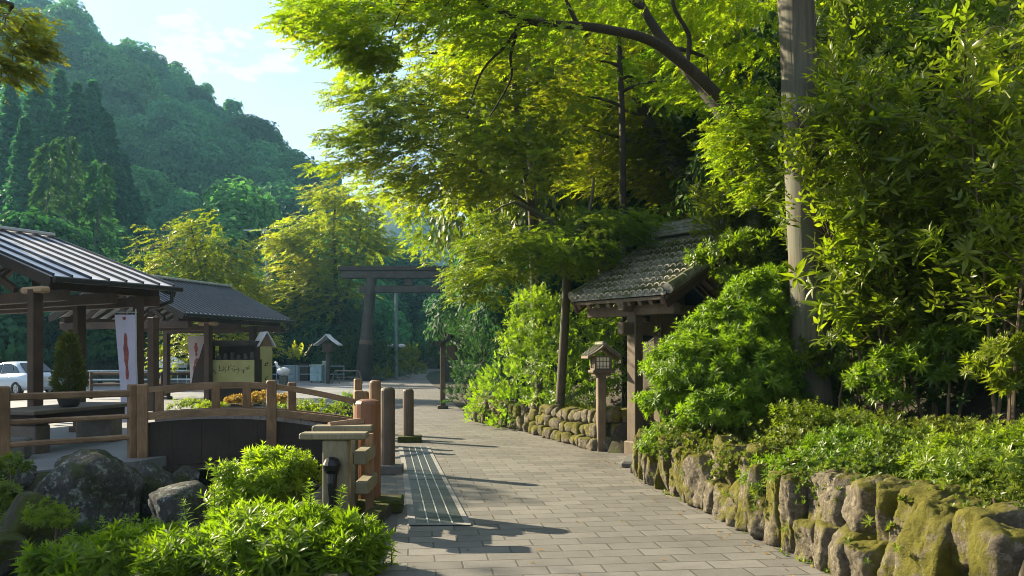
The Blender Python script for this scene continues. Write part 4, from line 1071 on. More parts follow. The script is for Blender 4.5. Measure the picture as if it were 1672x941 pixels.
# ================================================================ tap stand
t = thing('tap_stand', 'pair of T shaped timber stands with an iron tap beside the foreground shrub', 'tap stand', (-1.72, 7.5, 0))
for (x, yy, zc, w) in ((-1.66, 7.45, .875, .62), (-1.72, 8.12, .885, .60)):
    b = MB(); b.box((x, yy, zc), (w, .21, .062), .03, .012); b.build('cap_plank', M['wood_grey'], t)
    b = MB(); b.box((x + .02, yy, zc / 2 - .18), (.24, .15, zc + .29), .03, .012); b.build('post', M['wood_grey'], t)
for x, z in ((-1.44, .66), (-1.42, .38)):
    b = MB(); b.box((x, 7.78, z), (.13, .62, .13), .03, .015); b.build('side_rail', M['wood_grey'], t)
b = MB(); b.box((-1.42, 7.95, .4), (.07, .1, .9)); b.build('slat', M['wood_warm'], t)
b = MB(); b.lathe((-1.66, 7.33, .60), [(.05, -.06), (.075, -.03), (.085, .02), (.06, .07), (.02, .09)], 14); b.tube([(-1.66, 7.36, .58), (-1.66, 7.33, .45), (-1.65, 7.34, .15)], [.05, .045, .03], 10); b.build('tap', M['tap'], t)
# ================================================================ drain grating
t = thing('drain_grating', 'long dark drain grating with pale rim set in the path', 'grating', (-1.2, 10.5, 0))
gy = np.linspace(7.62, 14.2, 24); gl = np.interp(gy, [7.62, 9, 11, 12.6, 14.2], [-.92, -1.13, -1.44, -1.69, -1.95]); gr = np.interp(gy, [7.62, 9, 11, 12.6, 14.2], [-.455, -.68, -1.01, -1.27, -1.53])
def strip(mb, l, r, z, y0=0, y1=None):
    V = [(a, q, z) for a, q in zip(l, gy)] + [(a, q, z) for a, q in zip(r, gy)]; n = len(gy); mb.add(V, [(i, n + i, n + i + 1, i + 1) for i in range(n - 1)])
b = MB(); strip(b, gl, gr, .020); b.build('grid', M['grate'], t)
for l, r in ((gl - .075, gl), (gr, gr + .055)):
    b = MB(); strip(b, l, r, .024); b.build('rim', M['concrete_pale'], t)
b = MB(); b.add([(-.995, 7.53, .024), (-.385, 7.53, .024), (-.398, 7.62, .024), (-.995, 7.62, .024)], [(0, 1, 2, 3)]); b.build('rim', M['concrete_pale'], t)
for k in (.25, .5, .75):
    b = MB(); c_ = gl + (gr - gl) * k; strip(b, c_ - .007, c_ + .007, .026); b.build('bar', M['grate_line'], t)
b = MB()
for i in range(8):
    y_ = 7.9 + i * .82; l = float(np.interp(y_, gy, gl)) + .01; r = float(np.interp(y_, gy, gr)) - .01
    b.add([(l, y_, .022), (r, y_, .022), (r, y_ + .018, .022), (l, y_ + .018, .022)], [(0, 1, 2, 3)])
b.build('slot', M['rubber'], t)
# ================================================================ torii gateway
Yt = 56.
t = thing('torii_gate', 'large dark timber torii gateway across the road', 'gateway', (-7.4, Yt, 0))
for (pt, pb) in (((607, 452), (592, 622)), ((727, 452), (738, 622))):
    p1, p0 = W(*pt, Yt), W(*pb, Yt); p0.z = -.1; b = MB(); b.tube([p0, p0.lerp(p1, .5), p1], [.46, .42, .38], 14); pl = b.build('pillar', M['wood_torii'], t)
    b = MB(); q = p0.lerp(p1, .36); b.tube([p0, q], [.56, .52], 14); b.build('wrap', M['wood_black'], pl)
    b = MB(); b.tube([q, p0.lerp(p1, .40)], [.50, .46], 14); b.build('band', M['wood_gate'], pl)
def beam(x0, x1, y0, y1, dep, mat, nm, up=0.):
    a_, c_ = W(x0, (y0 + y1) / 2, Yt), W(x1, (y0 + y1) / 2, Yt); b = MB(); k = 8
    b.bar(a_, c_, dep, (y1 - y0) / FPX * Yt, .04); return b.build(nm, mat, t)
beam(558, 742, 443, 455, .6, M['wood_torii'], 'lintel'); beam(553, 747, 435.5, 442.8, .8, M['wood_black'], 'lintel_cap'); beam(588, 745, 467, 478.5, .42, M['wood_torii'], 'tie_beam')
b = MB(); q = W(667, 461, Yt); b.box(q, (.5, .4, .5), 0, .02); b.build('strut', M['wood_torii'], t)
# ================================================================ lamp and utility poles
o = W(647, 622, 60); o.z = 0
t = thing('street_lamp', 'slim blue grey lamp post with twin round lamps beyond the gateway', 'street lamp', tuple(o))
b = MB(); b.tube([o, Vector((o.x, 60, W(0, 470, 60).z))], [.15, .10], 10); b.build('pole', M['steel_blue'], t)
zl = W(0, 565, 60).z
for s in (-1, 1):
    b = MB(); b.tube([(o.x, 60, zl - .05), (o.x + s * .35, 60, zl - .02)], .05, 8); b.build('arm', M['steel_blue'], t)
    b = MB(); b.lathe((o.x + s * .42, 60, zl - .17), [(.10, 0), (.28, .08), (.30, .18), (.16, .30), (.04, .33)], 14); b.build('lamp', M['white'], t, smooth=True)
o = W(436, 622, 60); o.z = 0
t = thing('utility_pole', 'tall pale steel pole with a top cross arm beyond the far shelter', 'utility pole', tuple(o))
zt = W(0, 375, 60).z
b = MB(); b.tube([o, Vector((o.x, 60, zt))], [.19, .13], 10); b.build('pole', M['steel_blue'], t)
b = MB(); b.bar((o.x + .1, 60, zt - .05), (o.x - 1.75, 60, zt - .05), .10, .08); b.build('cross_arm', M['steel_pale'], t)
# ================================================================ wooden lantern by the wall
def tiny_roof(mb, c, ex, ey, half, ln, z0, z1, th=.035, curl=.03):
    """gable roof, ridge along ex"""
    for s in (-1, 1):
        P0 = [c + ey * (s * half * k / 4) + UP * (z1 - (z1 - z0) * (k / 4) ** .8) for k in range(5)]
        for k in range(4):
            a_, q = P0[k], P0[k + 1]
            mb.prism([a_ - ex * ln / 2, a_ + ex * ln / 2, q + ex * ln / 2, q - ex * ln / 2], (0, 0, -th))
lp = Vector((1.52, 13.6, 0))
t = thing('wooden_lantern', 'wooden post lantern with lattice paper panes at the end of the far stone wall', 'lantern', tuple(lp))
la_ = .15; ex = Vector((math.cos(la_), math.sin(la_), 0)); ey = Vector((-ex.y, ex.x, 0))
b = MB(); b.box((lp.x, lp.y, .68), (.145, .145, 1.36), la_, .014); b.build('post', M['wood_gate'], t)
b = MB(); b.box((lp.x, lp.y, 1.325), (.27, .27, .05), la_); b.box((lp.x, lp.y, 1.372), (.37, .37, .05), la_, .01); b.build('tray', M['wood_gate'], t)
fr_ = MB(); pn = MB(); lt = MB(); z0, z1 = 1.40, 1.64; hw = .135
for sx_ in (-1, 1):
    for sy_ in (-1, 1): fr_.frame(lp + ex * (sx_ * hw) + ey * (sy_ * hw) + UP * ((z0 + z1) / 2), ex, ey, UP, .035, .035, z1 - z0)
for dr_, dx_ in ((ex, ey), (-1 * ex, ey), (ey, ex), (-1 * ey, ex)):
    pn.frame(lp + dr_ * (hw - .012) + UP * ((z0 + z1) / 2), dx_, UP, dr_, hw * 2 - .05, z1 - z0 - .03, .006)
    for k in (-1, 0, 1): lt.frame(lp + dr_ * (hw - .003) + dx_ * (k * .058) + UP * ((z0 + z1) / 2), dx_, UP, dr_, .010, z1 - z0 - .03, .008)
    for k in (-.55, .25): lt.frame(lp + dr_ * (hw - .0015) + UP * ((z0 + z1) / 2 + k * .10), dx_, UP, dr_, hw * 2 - .04, .010, .008)
    for zz in (z0 + .012, z1 - .012): fr_.frame(lp + dr_ * hw + UP * zz, dx_, UP, dr_, hw * 2 - .04, .028, .03)
fo = fr_.build('lamp_box', M['wood_gate'], t); pn.build('paper_pane', M['paper'], fo); lt.build('lattice', M['wood_gate'], fo)
b = MB(); tiny_roof(b, lp + Vector((0, 0, 0)), ey, ex, .29, .50, 1.63, 1.83); rf = b.build('roof', M['wood_gate'], t)
b = MB()
for s in (-1, 1):
    for k in range(5): 
        q = lp + ex * 0 + ey * (-.22 + .11 * k)
        b.bar(q + ex * (s * .29) + UP * 1.645, q + ex * (s * .02) + UP * 1.84, .022, .02, up=Vector((ex.x * s, ex.y * s, 1)))
b.build('batten', M['tile'], rf)
b = MB(); b.bar(lp - ey * .27 + UP * 1.855, lp + ey * .27 + UP * 1.855, .09, .06, .015); b.build('ridge', M['tile'], rf)
# dark lantern post farther along the path
o = G(723, 668); 
t = thing('wooden_lantern', 'tall dark lantern post with a curved cap beside the shaded hedge', 'lantern', (o.x, o.y, 0))
b = MB(); b.box((o.x, o.y, 1.05), (.17, .17, 2.10), .1, .015); b.box((o.x, o.y, .06), (.34, .3, .1), .1, .02); b.build('post', M['wood_post'], t)
b = MB(); tiny_roof(b, Vector((o.x + .22, o.y, 0)), Vector((0, 1, 0)), Vector((1, 0, 0)), .42, .7, 2.06, 2.27, .06); b.bar((o.x + .22, o.y - .4, 2.30), (o.x + .22, o.y + .4, 2.30), .12, .1, .02); b.tube([(o.x + .10, o.y, 2.28), (o.x + .05, o.y, 2.42)], [.05, .03], 8); b.build('roof', M['wood_torii'], t)
b = MB(); b.box((o.x + .30, o.y, 1.78), (.30, .30, .42), 0, .01); b.box((o.x + .3, o.y, 2.02), (.05, .05, .1)); b.bar((o.x, o.y, 1.56), (o.x + .46, o.y, 1.56), .1, .05); b.build('lamp_box', M['wood_post'], t)
o = W(533, 622, 50); o.z = 0
t = thing('wooden_lantern', 'dark roofed lantern post with a pale tiled slope by the tall maple', 'lantern', tuple(o))
b = MB(); b.box((o.x + .1, 50, 1.35), (.22, .22, 2.7), 0, .02); b.build('post', M['wood_torii'], t)
zt = W(0, 572, 50).z; b = MB(); b.box((o.x + .1, 50, zt + .15), (.62, .6, .55), 0, .02); b.build('lamp_box', M['wood_dark'], t)
b = MB(); tiny_roof(b, Vector((o.x + .1, 50, 0)), Vector((0, 1, 0)), Vector((1, 0, 0)), .78, 1.3, W(0, 563, 50).z, W(0, 546, 50).z, .07); b.build('roof', M['metal_roof'], t)
# ================================================================ tiled roof gate on the right
er = Vector((.624, -.781, 0)); ew = Vector((.781, .624, 0))   # er: along the ridge toward the camera, ew: from eave up to ridge
EF = Vector((1.04, 13.72, 2.60)); LN, HS, RS = 2.10, 2.2, 1.22
t = thing('roofed_gate', 'small timber gate with a grey tiled gable roof behind the lantern', 'gate', (1.99, 13.0, 0))
def gp(u, v, z=0.):   # u along ridge (0 far .. 1 near), v 0 eave .. 1 ridge .. 2 back eave
    vv = v if v <= 1 else 2 - v
    return EF + er * (LN * u) + ew * (HS * v) + UP * (RS * (vv * .86 + .14 * vv * vv) + z)
b = MB()
for i in range(12):
    v0, v1 = i / 6, (i + 1) / 6
    b.prism([gp(0, v0, -.05), gp(1, v0, -.05), gp(1, v1, -.05), gp(0, v1, -.05)], (0, 0, -.05))
b.build('roof_deck', M['wood_gate'], t)
# undulating pan tiles: one mesh, stepped courses
nu, rows = 15 * 8, 9
V = []; F = []
for side in (0, 1):
    for r_ in range(rows):
        v0, v1 = r_ / rows, (r_ + 1) / rows * 1.0
        base = len(V)
        for vv, dz in ((v0 - .012, .055), (v1, .012)):
            for i in range(nu + 1):
                u = i / nu; ph = (u * 15) % 1
                wv = .045 * max(0, math.cos((ph - .25) * 2 * math.pi)) ** .8 + .012 * math.sin(ph * 2 * math.pi)
                q = gp(u, vv if side == 0 else 2 - vv, dz + wv - .02 + .006 * math.sin(i * 1.7 + r_ * 2.1)); V.append(q)
        m_ = nu + 1
        for i in range(nu): F.append((base + i, base + i + 1, base + m_ + i + 1, base + m_ + i))
        # front lip
        lb = len(V)
        for i in range(nu + 1):
            u = i / nu; q = gp(u, (v0 - .012) if side == 0 else 2 - v0 + .012, -.02); V.append(q)
        for i in range(nu): F.append((lb + i, lb + i + 1, base + i + 1, base + i))
b = MB(); b.add(V, F); tl_ = b.build('tiles', M['tile'], t)
for r_ in range(rows):       # pale worn lips of each cover tile
    b = MB()
    for i in range(15):
        u = (i + .25) / 15
        q = gp(u, r_ / rows - .016, .062)
        pts = [q + er * (.055 * math.cos(a_)) + UP * (.042 * math.sin(a_) - .02) for a_ in np.linspace(-.3, math.pi + .3, 7)]
        b.tube(pts, .010 if r_ else .014, 5)
    b.build('tile_lip', M['tile_edge'], tl_)
for s, u in ((1, 1.0), (-1, 0.0)):     # round verge tiles
    for side in (0, 1):
        b = MB()
        for k in range(6):
            v0, v1 = k / 6, (k + 1) / 6 + .02
            p0, p1 = gp(u, v0 if side == 0 else 2 - v0, .06) + er * (.02 * s), gp(u, min(v1, 1) if side == 0 else 2 - min(v1, 1), .05) + er * (.02 * s)
            b.tube([p0, p1], [.088, .078], 10)
        b.build('verge_tile', M['tile'], tl_)
b = MB()
r0_, r1_ = gp(0, 1) - er * .0, gp(1, 1) + er * .02
for k, (w_, z_) in enumerate(((.30, .07), (.25, .13), (.21, .19))): b.bar(r0_ + UP * z_, r1_ + UP * z_, w_, .055, .01)
for i in range(10): 
    q = r0_.lerp(r1_, (i + .0) / 10); b.tube([q + UP * .255, r0_.lerp(r1_, (i + 1.1) / 10) + UP * .25], [.085, .075], 10)
b.build('ridge', M['tile'], tl_)
for q, s in ((r0_, -1), (r1_, 1)):
    b = MB()
    for k in range(7):
        a0 = k / 6; b.box(q + er * (s * (.03 + .05 * a0)) + UP * (.04 + .36 * a0), (.20 - .06 * a0, .12 - .03 * a0, .075), math.atan2(er.y, er.x) + math.pi / 2, .02)
    b.build('ridge_end', M['tile'], tl_)
b = MB()    # verge board under the near edge
for u, s in ((1, 1), (0, -1)):
    for side in (0, 1):
        a_, q = gp(u, 0 if side == 0 else 2, -.14) - er * (s * .05), gp(u, 1, -.14) - er * (s * .05); b.bar(a_, q, .05, .22)
b.build('verge_board', M['wood_dark'], t)
b = MB()
for i in range(9):
    u = .06 + .88 * i / 8
    for side in (0, 2):
        a_ = gp(u, side + (.015 if side == 0 else -.015), -.145); q = gp(u, 1, -.16); b.bar(a_, q, .07, .085)
b.build('rafter', M['wood_gate'], t)
pz = 2.42
P1 = EF + er * (LN * .55) + ew * .32; P2 = P1 + ew * .62; P3 = P1 + ew * (HS * 2 - .8)
for q, w in ((P1, .19), (P2, .16), (P3, .19)):
    b = MB(); b.box((q.x, q.y, pz / 2), (w, w, pz), math.atan2(er.y, er.x), .012); po = b.build('post', M['wood_gate'], t)
b = MB(); b.box((P1.x, P1.y, .12), (.27, .27, .26), math.atan2(er.y, er.x), .02); b.build('post_shoe', M['wood_gate'], t)
b = MB(); q = Vector((P1.x, P1.y, 2.38)); b.bar(q - er * (LN * .5), q + er * (LN * .42), .16, .17, .01); b.build('eave_beam', M['wood_gate'], t)
b = MB()
for z_, h_ in ((2.08, .20), (2.44, .16)):
    q = Vector((P1.x, P1.y, z_)); b.bar(q - ew * .35, q + ew * (HS * 2 - .5), .13, h_, .012)
b.build('lintel', M['wood_gate'], t)
b = MB()
for k in (.5, .85, 1.3, 1.75, 2.2):
    q = Vector((P1.x, P1.y, 2.24)) + ew * k; b.box(q, (.14, .16, .22), math.atan2(er.y, er.x), .03); b.box(q + UP * .0 - er * .12, (.10, .3, .09), math.atan2(er.y, er.x), .02)
b.build('bracket_block', M['wood_gate'], t)
b = MB(); q = Vector((P2.x, P2.y, 1.15)) + ew * .75; b.frame(q, ew, er, UP, 1.2, .05, 2.0); b.build('door_leaf', M['wood_dark'], t)
# threshold stone
t = thing('step_stone', 'flat worn step stone at the foot of the roofed gate post', 'step', (1.8, 12.2, 0))
b = MB(); b.box((2.05, 11.95, .045), (.75, 1.0, .11), -.25, .03); b.build('slab', M['concrete'], t)
b = MB(); b.box((1.78, 11.12, .05), (.24, .34, .12), -.2, .02); b.build('kerb_block', M['boulder_moss'], t)
def zg(x, y): return float(tz(np.array([x]), np.array([y]))[0])
# ================================================================ layered maples and other single trees
def crown_tree(name, label, cat, seed, skels, lobes, mat, bark, size, tm=None, tint=.5, group=None, net=True, base=None, droop=.25, thick=.16, r1=.006, dens=1.7):
    """skels: list of (points, r0, r1); lobes: (px, py, Y, rx px, ry px, depth m, pads, pad radius m, sprays per pad, tint)"""
    root = Vector(base or skels[0][0][0]); t = thing(name, label, cat, tuple(root), group)
    lv = Leaves(seed); rg = lv.rg; mb = MB(); nodes = []
    for pts, r0, r1_ in skels: nodes += trunk(mb, pts, r0, r1_, 9, 6)
    targets = []
    for px, py, Y, rx, ry, dm, n, Rd, ns, ti in lobes:
        for _ in range(n):
            while True:
                q = rg.uniform(-1, 1, 3)
                if q @ q <= 1: break
            yy = Y + q[2] * dm; c = W(px + q[0] * rx, py + q[1] * ry, yy)
            o = Vector((c.x - root.x, c.y - root.y, 0)) + Vector((rg.normal(0, .6), rg.normal(0, .6), 0))
            rr = Rd * rg.uniform(.65, 1.25)
            lv.pad(c, o, rr, max(3, int(dens * ns * (rr / Rd) ** 2 * rg.uniform(.7, 1.2))), size, tm, ti + rg.normal(0, .10), thick, droop)
            targets.append(c)
    if net: branch_net(mb, nodes, targets, r1=r1)
    lv.build('crown', mat, t); mb.build('trunk', bark, t, smooth=True)
    return t
def gb(px, Y):      # ground point under a pixel column
    x = (px - PX0) / FPX * Y; return Vector((x, Y, zg(x, Y) - .3))
# overhanging big maple: dark limb across the top
crown_tree('maple_tree', 'maple whose dark arching limb reaches across the top of the path', 'tree', 31,
    [([gb(1310, 11.8), W(1300, 420, 11.6), W(1240, 245, 11.1), W(1165, 150, 10.6), W(1100, 92, 10.3), W(1050, 62, 10.0), W(960, 44, 9.6), W(860, 34, 9.2), W(770, -6, 8.9), W(700, -60, 8.7)], .112, .02),
     ([W(1190, 200, 11.0), W(1120, 110, 11.4), W(1075, 55, 11.6), W(1040, -10, 11.8), W(1010, -120, 12)], .10, .04),
     ([W(1120, 110, 11.3), W(1125, 60, 11.2), W(1100, 10, 11.0), W(1090, -60, 11)], .04, .02),
     ([W(850, 36, 9.2), W(830, 70, 9.0), W(790, 112, 8.9), W(770, 160, 8.9)], .022, .008),
     ([W(850, 36, 9.2), W(834, 90, 9.3), W(834, 130, 9.4), W(800, 190, 9.5)], .022, .008)],
    [(560, 28, 9.0, 75, 62, 1.0, 15, .42, 24, .45), (590, 88, 9.0, 55, 36, .8, 7, .36, 22, .4), (520, 10, 9.2, 40, 40, .6, 6, .36, 20, .4), (680, -10, 9.2, 110, 60, 1.2, 13, .5, 28, .5), (820, 20, 9.8, 150, 70, 1.5, 20, .55, 30, .55),
     (960, -20, 12.5, 160, 70, 1.4, 20, .7, 30, .5), (1120, 10, 13.2, 130, 80, 1.2, 17, .68, 30, .5), (1190, 110, 13.2, 70, 90, 1.0, 10, .56, 26, .5), (1210, 205, 10.4, 40, 60, .5, 12, .36, 24, .5), (1250, 300, 10.6, 22, 60, .4, 6, .32, 22, .5), (830, -130, 10, 330, 90, 2.0, 9, .7, 30, .5)],
    M['L_maple'], M['bark_dark'], .21)
# leaning maple behind the gate
crown_tree('maple_tree', 'slender maple leaning left from behind the tiled gate roof', 'tree', 32,
    [([gb(1178, 20), W(1150, 352, 19.8), W(1085, 245, 19.4), W(1035, 150, 19), W(1005, 60, 18.6), W(985, -60, 18.4)], .20, .06),
     ([W(1060, 190, 19.2), W(990, 172, 19.1), W(920, 145, 19)], .055, .02), ([W(1085, 245, 19.4), W(1010, 225, 19.2), W(950, 205, 19.2)], .05, .015)],
    [(965, 150, 19.2, 100, 80, 1.2, 26, 0.85, 30, 0.55), (1080, 210, 20, 110, 70, 1.2, 30, 0.8, 30, 0.5), (1190, 220, 20.6, 90, 110, 1.2, 28, 0.8, 30, 0.5), (1180, 320, 20.4, 80, 40, 0.96, 9, 0.7, 28, 0.5), (1010, 270, 20, 90, 50, 1.2, 22, 0.75, 30, 0.55), (1100, 315, 20.6, 70, 36, 0.84, 14, 0.7, 26, 0.5), (1050, 60, 20, 150, 70, 1.44, 24, 0.9, 30, 0.55), (1210, 80, 20, 90, 90, 1.2, 14, 0.85, 30, 0.5)],
    M['L_maple_in'], M['bark'], .31, dens=1.15)
# main bright maple in the middle
crown_tree('maple_tree', 'broad sunlit yellow green maple filling the middle above the path', 'tree', 33,
    [([gb(884, 20), W(872, 430, 19.8), W(868, 340, 19.5), W(850, 240, 19), W(838, 120, 18.6), W(830, -20, 18.4)], .14, .05),
     ([W(905, 372, 19.4), W(868, 340, 19.4), W(812, 300, 19), W(760, 262, 18.6), W(690, 235, 18)], .07, .02), ([W(850, 240, 19), W(760, 190, 18.4), W(660, 165, 17.8)], .06, .015), ([W(838, 130, 18.6), W(740, 90, 18), W(640, 90, 17.5)], .05, .015)],
    [(700, 130, 18, 110, 70, 1.2, 24, 0.72, 30, 0.6), (610, 150, 17.5, 60, 40, 0.72, 10, 0.6, 28, 0.5), (620, 215, 17.5, 70, 26, 0.72, 10, 0.6, 28, 0.55), (565, 225, 17.2, 36, 18, 0.36, 4, 0.5, 26, 0.5), (590, 262, 17.4, 55, 16, 0.36, 5, 0.5, 26, 0.55), (720, 230, 18, 120, 60, 1.32, 26, 0.72, 30, 0.68), (800, 170, 16.6, 90, 90, 0.9, 24, 0.68, 30, 0.65),
     (690, 300, 18.6, 90, 36, 1.08, 13, 0.7, 30, 0.6), (790, 290, 18.6, 70, 44, 0.96, 12, 0.65, 30, 0.72), (668, 328, 29, 40, 36, 1.08, 9, 0.85, 40, 0.42), (712, 380, 29.5, 36, 44, 1.08, 12, 0.85, 40, 0.42), (890, 240, 17, 80, 70, 0.84, 18, 0.68, 30, 0.6), (760, 40, 16.5, 120, 60, 0.96, 18, 0.72, 30, 0.6), (890, 70, 17, 100, 80, 0.96, 18, 0.72, 30, 0.55)],
    M['L_maple_in'], M['bark'], .31, dens=1.15)
# low layered maple over the shrubs
crown_tree('maple_tree', 'low layered maple with yellow tipped sprays left of the tiled gate', 'tree', 34,
    [([gb(912, 16.4), W(925, 440, 15.4), W(905, 372, 14.8), W(880, 350, 14.6), W(840, 330, 14.2)], .10, .03), ([W(925, 400, 15.0), W(960, 350, 15.0), W(970, 290, 15.1)], .06, .02)],
    [(830, 395, 13.7, 70, 22, 0.7, 11, 0.42, 28, 0.8), (800, 430, 13.5, 60, 30, 0.7, 10, 0.378, 28, 0.82), (900, 395, 13.9, 70, 28, 0.84, 13, 0.462, 30, 0.6), (960, 365, 14.5, 80, 30, 0.84, 13, 0.462, 30, 0.55), (780, 365, 13.9, 30, 16, 0.42, 4, 0.3024, 22, 0.8), (870, 430, 14.3, 80, 24, 0.7, 10, 0.42, 28, 0.55), (950, 430, 14.5, 70, 26, 0.84, 10, 0.42, 28, 0.45), (1050, 370, 14.4, 60, 30, 0.84, 9, 0.42, 28, 0.5), (790, 480, 13.9, 40, 12, 0.42, 4, 0.336, 22, 0.8)],
    M['L_lime'], M['bark'], .17)
# thin straight tree and pale cedar trunk behind
crown_tree('slender_tree', 'thin straight dark tree rising behind the tiled gate roof', 'tree', 35,
    [([gb(1022, 17), W(1018, 400, 17), W(1016, 200, 17), W(1010, 60, 17), W(1006, -140, 17)], .085, .05)],
    [(1000, -60, 17, 120, 90, 2, 14, .8, 26, .3), (1030, 130, 17.5, 90, 60, 1.5, 10, .6, 26, .5)], M['L_maple'], M['bark_dark'], .25)
crown_tree('cedar_tree', 'thick pale barked cedar far behind the thin tree', 'tree', 36,
    [([gb(992, 25), W(990, 360, 25), W(986, 100, 25), W(984, -200, 25)], .33, .26)], [(985, -150, 25, 160, 90, 2, 12, 1.2, 30, .3)], M['L_shade'], M['bark_grey'], .35)
crown_tree('cedar_tree', 'pale slim trunk left of the low layered maple', 'tree', 37,
    [([gb(874, 22), W(872, 400, 22), W(866, 200, 22), W(862, -100, 22)], .13, .10)], [(865, -60, 22, 120, 80, 2, 8, 1.0, 26, .3)], M['L_shade'], M['bark_grey'], .3)
# big cedar trunk on the right
t = thing('cedar_tree', 'massive grey barked cedar trunk standing behind the azaleas on the right', 'tree', tuple(gb(1328, 9.4)))
mb = MB(); rs = random.Random(4); base = gb(1336, 9.4)
n = 40; P = []; F = []; q0, q1 = base, W(1284, -330, 9.4); nh = 46
for j in range(nh + 1):
    s = j / nh; c = q0.lerp(q1, s); r = .222 * (1 - .12 * s) + .10 * math.exp(-s * 12)
    for k in range(n):
        a = k * 2 * math.pi / n
        rr = r * (1 + .035 * math.sin(k * 2.9 + 1.5 * math.sin(j * .5)) + .03 * mnoise.noise(Vector((math.cos(a) * 4, math.sin(a) * 4, j * .22))) + .025 * mnoise.noise(Vector((math.cos(a) * 11, math.sin(a) * 11, j * .10))))
        P.append(c + Vector((rr * math.cos(a), rr * math.sin(a), 0)))
for j in range(nh):
    for k in range(n): F.append((j * n + k, j * n + (k + 1) % n, j * n + n + (k + 1) % n, j * n + n + k))
mb.add(P, F); mb.build('trunk', M['bark_grey'], t, smooth=True)
lv = Leaves(61)
for k in range(10): lv.pad(W(rs.uniform(1180, 1450), rs.uniform(-330, -150), rs.uniform(8.5, 10.5)), Vector((rs.uniform(-1, 1), rs.uniform(-1, 1), 0)), .8, 36, .25, tint=.3)
lv.build('crown', M['L_shade'], t)
# mid distance maple by the torii and yellow tree behind the shelters
crown_tree('maple_tree', 'tall layered green maple behind the left end of the gateway', 'tree', 38,
    [([gb(560, 60), W(556, 540, 60), W(548, 450, 60), W(545, 380, 60), W(548, 320, 60)], .26, .06), ([W(556, 530, 60), W(530, 470, 59.5), W(505, 420, 59.5)], .14, .05), ([W(556, 520, 60), W(575, 440, 60.4), W(590, 370, 60.6)], .13, .05)],
    [(545, 325, 60, 45, 24, 1.875, 9, 1.625, 34, 0.6), (530, 375, 60, 75, 34, 2.5, 17, 1.625, 34, 0.6), (500, 420, 59.5, 55, 34, 2.5, 14, 1.5, 34, 0.75), (490, 470, 59.5, 50, 30, 2.5, 13, 1.5, 34, 0.75), (500, 515, 59.5, 45, 20, 2, 9, 1.375, 32, 0.6), (600, 350, 60.5, 36, 30, 1.875, 9, 1.375, 30, 0.4), (558, 430, 60, 28, 40, 2.5, 8, 1.375, 30, 0.35), (618, 398, 61, 26, 14, 1.5, 6, 1.125, 26, 0.3), (545, 475, 60, 40, 40, 1.875, 9, 1.375, 30, 0.45), (470, 395, 59, 24, 16, 1.25, 4, 1.125, 28, 0.75)],
    M['L_maple_in'], M['bark_dark'], .70, SPR, r1=.015, thick=.22, dens=1.15)
crown_tree('cherry_tree', 'airy yellow leaved tree rising behind the two shelter roofs', 'tree', 39,
    [([gb(352, 34), W(348, 560, 34), W(338, 480, 34), W(322, 420, 34), W(312, 370, 34)], .13, .03), ([W(340, 500, 34), W(370, 440, 34), W(395, 400, 33.8)], .06, .02), ([W(338, 480, 34), W(295, 430, 34), W(262, 405, 34)], .05, .015), ([W(345, 540, 34), W(390, 500, 34), W(425, 470, 34)], .05, .02)],
    [(312, 375, 34, 36, 22, .8, 8, .62, 24, .7), (345, 420, 34, 50, 30, 1.2, 15, .7, 26, .55), (270, 415, 34, 34, 20, .8, 8, .6, 24, .75), (310, 450, 34, 60, 26, 1.4, 15, .7, 26, .6), (390, 425, 33.8, 30, 30, .8, 8, .6, 24, .7), (395, 470, 33.8, 40, 26, 1.2, 10, .65, 26, .6), (340, 490, 34, 70, 26, 1.4, 15, .7, 26, .5), (260, 455, 34, 30, 14, .8, 6, .55, 22, .75), (310, 560, 33, 60, 26, 1.2, 12, .6, 24, .7), (400, 545, 33, 40, 30, 1.2, 9, .6, 24, .6), (285, 575, 33, 36, 20, 1, 6, .55, 22, .75), (425, 490, 33.8, 20, 12, .6, 4, .5, 20, .7)],
    M['L_yellow'], M['bark'], .40, SPR_R, r1=.012, thick=.6, droop=.0, dens=1.05)
# branch of a near tree in the top left corner
crown_tree('maple_tree', 'near maple whose yellow branch hangs into the top left corner', 'tree', 40,
    [([Vector((-8.2, 8.4, -.3)), Vector((-8.3, 8.5, 2)), Vector((-7.8, 8.3, 4.2)), Vector((-6.6, 8.1, 5.6)), W(20, 10, 8)], .16, .03), ([Vector((-8.2, 8.5, 3)), Vector((-9.5, 9.4, 5)), Vector((-10.5, 11, 7))], .1, .03)],
    [(15, 35, 8, 36, 34, .25, 6, .27, 15, .8), (30, 85, 8, 26, 14, .2, 3, .22, 13, .9), (5, 105, 8, 16, 12, .4, 3, .22, 18, .85), (50, 75, 8, 18, 8, .3, 3, .2, 16, .9), (-90, 10, 8.6, 70, 80, .8, 9, .5, 24, .6), (-330, -200, 9.5, 160, 90, 1.5, 8, .7, 30, .5), (-560, -180, 12, 180, 120, 2, 7, .9, 32, .5)],
    M['L_maple'], M['bark'], .17)
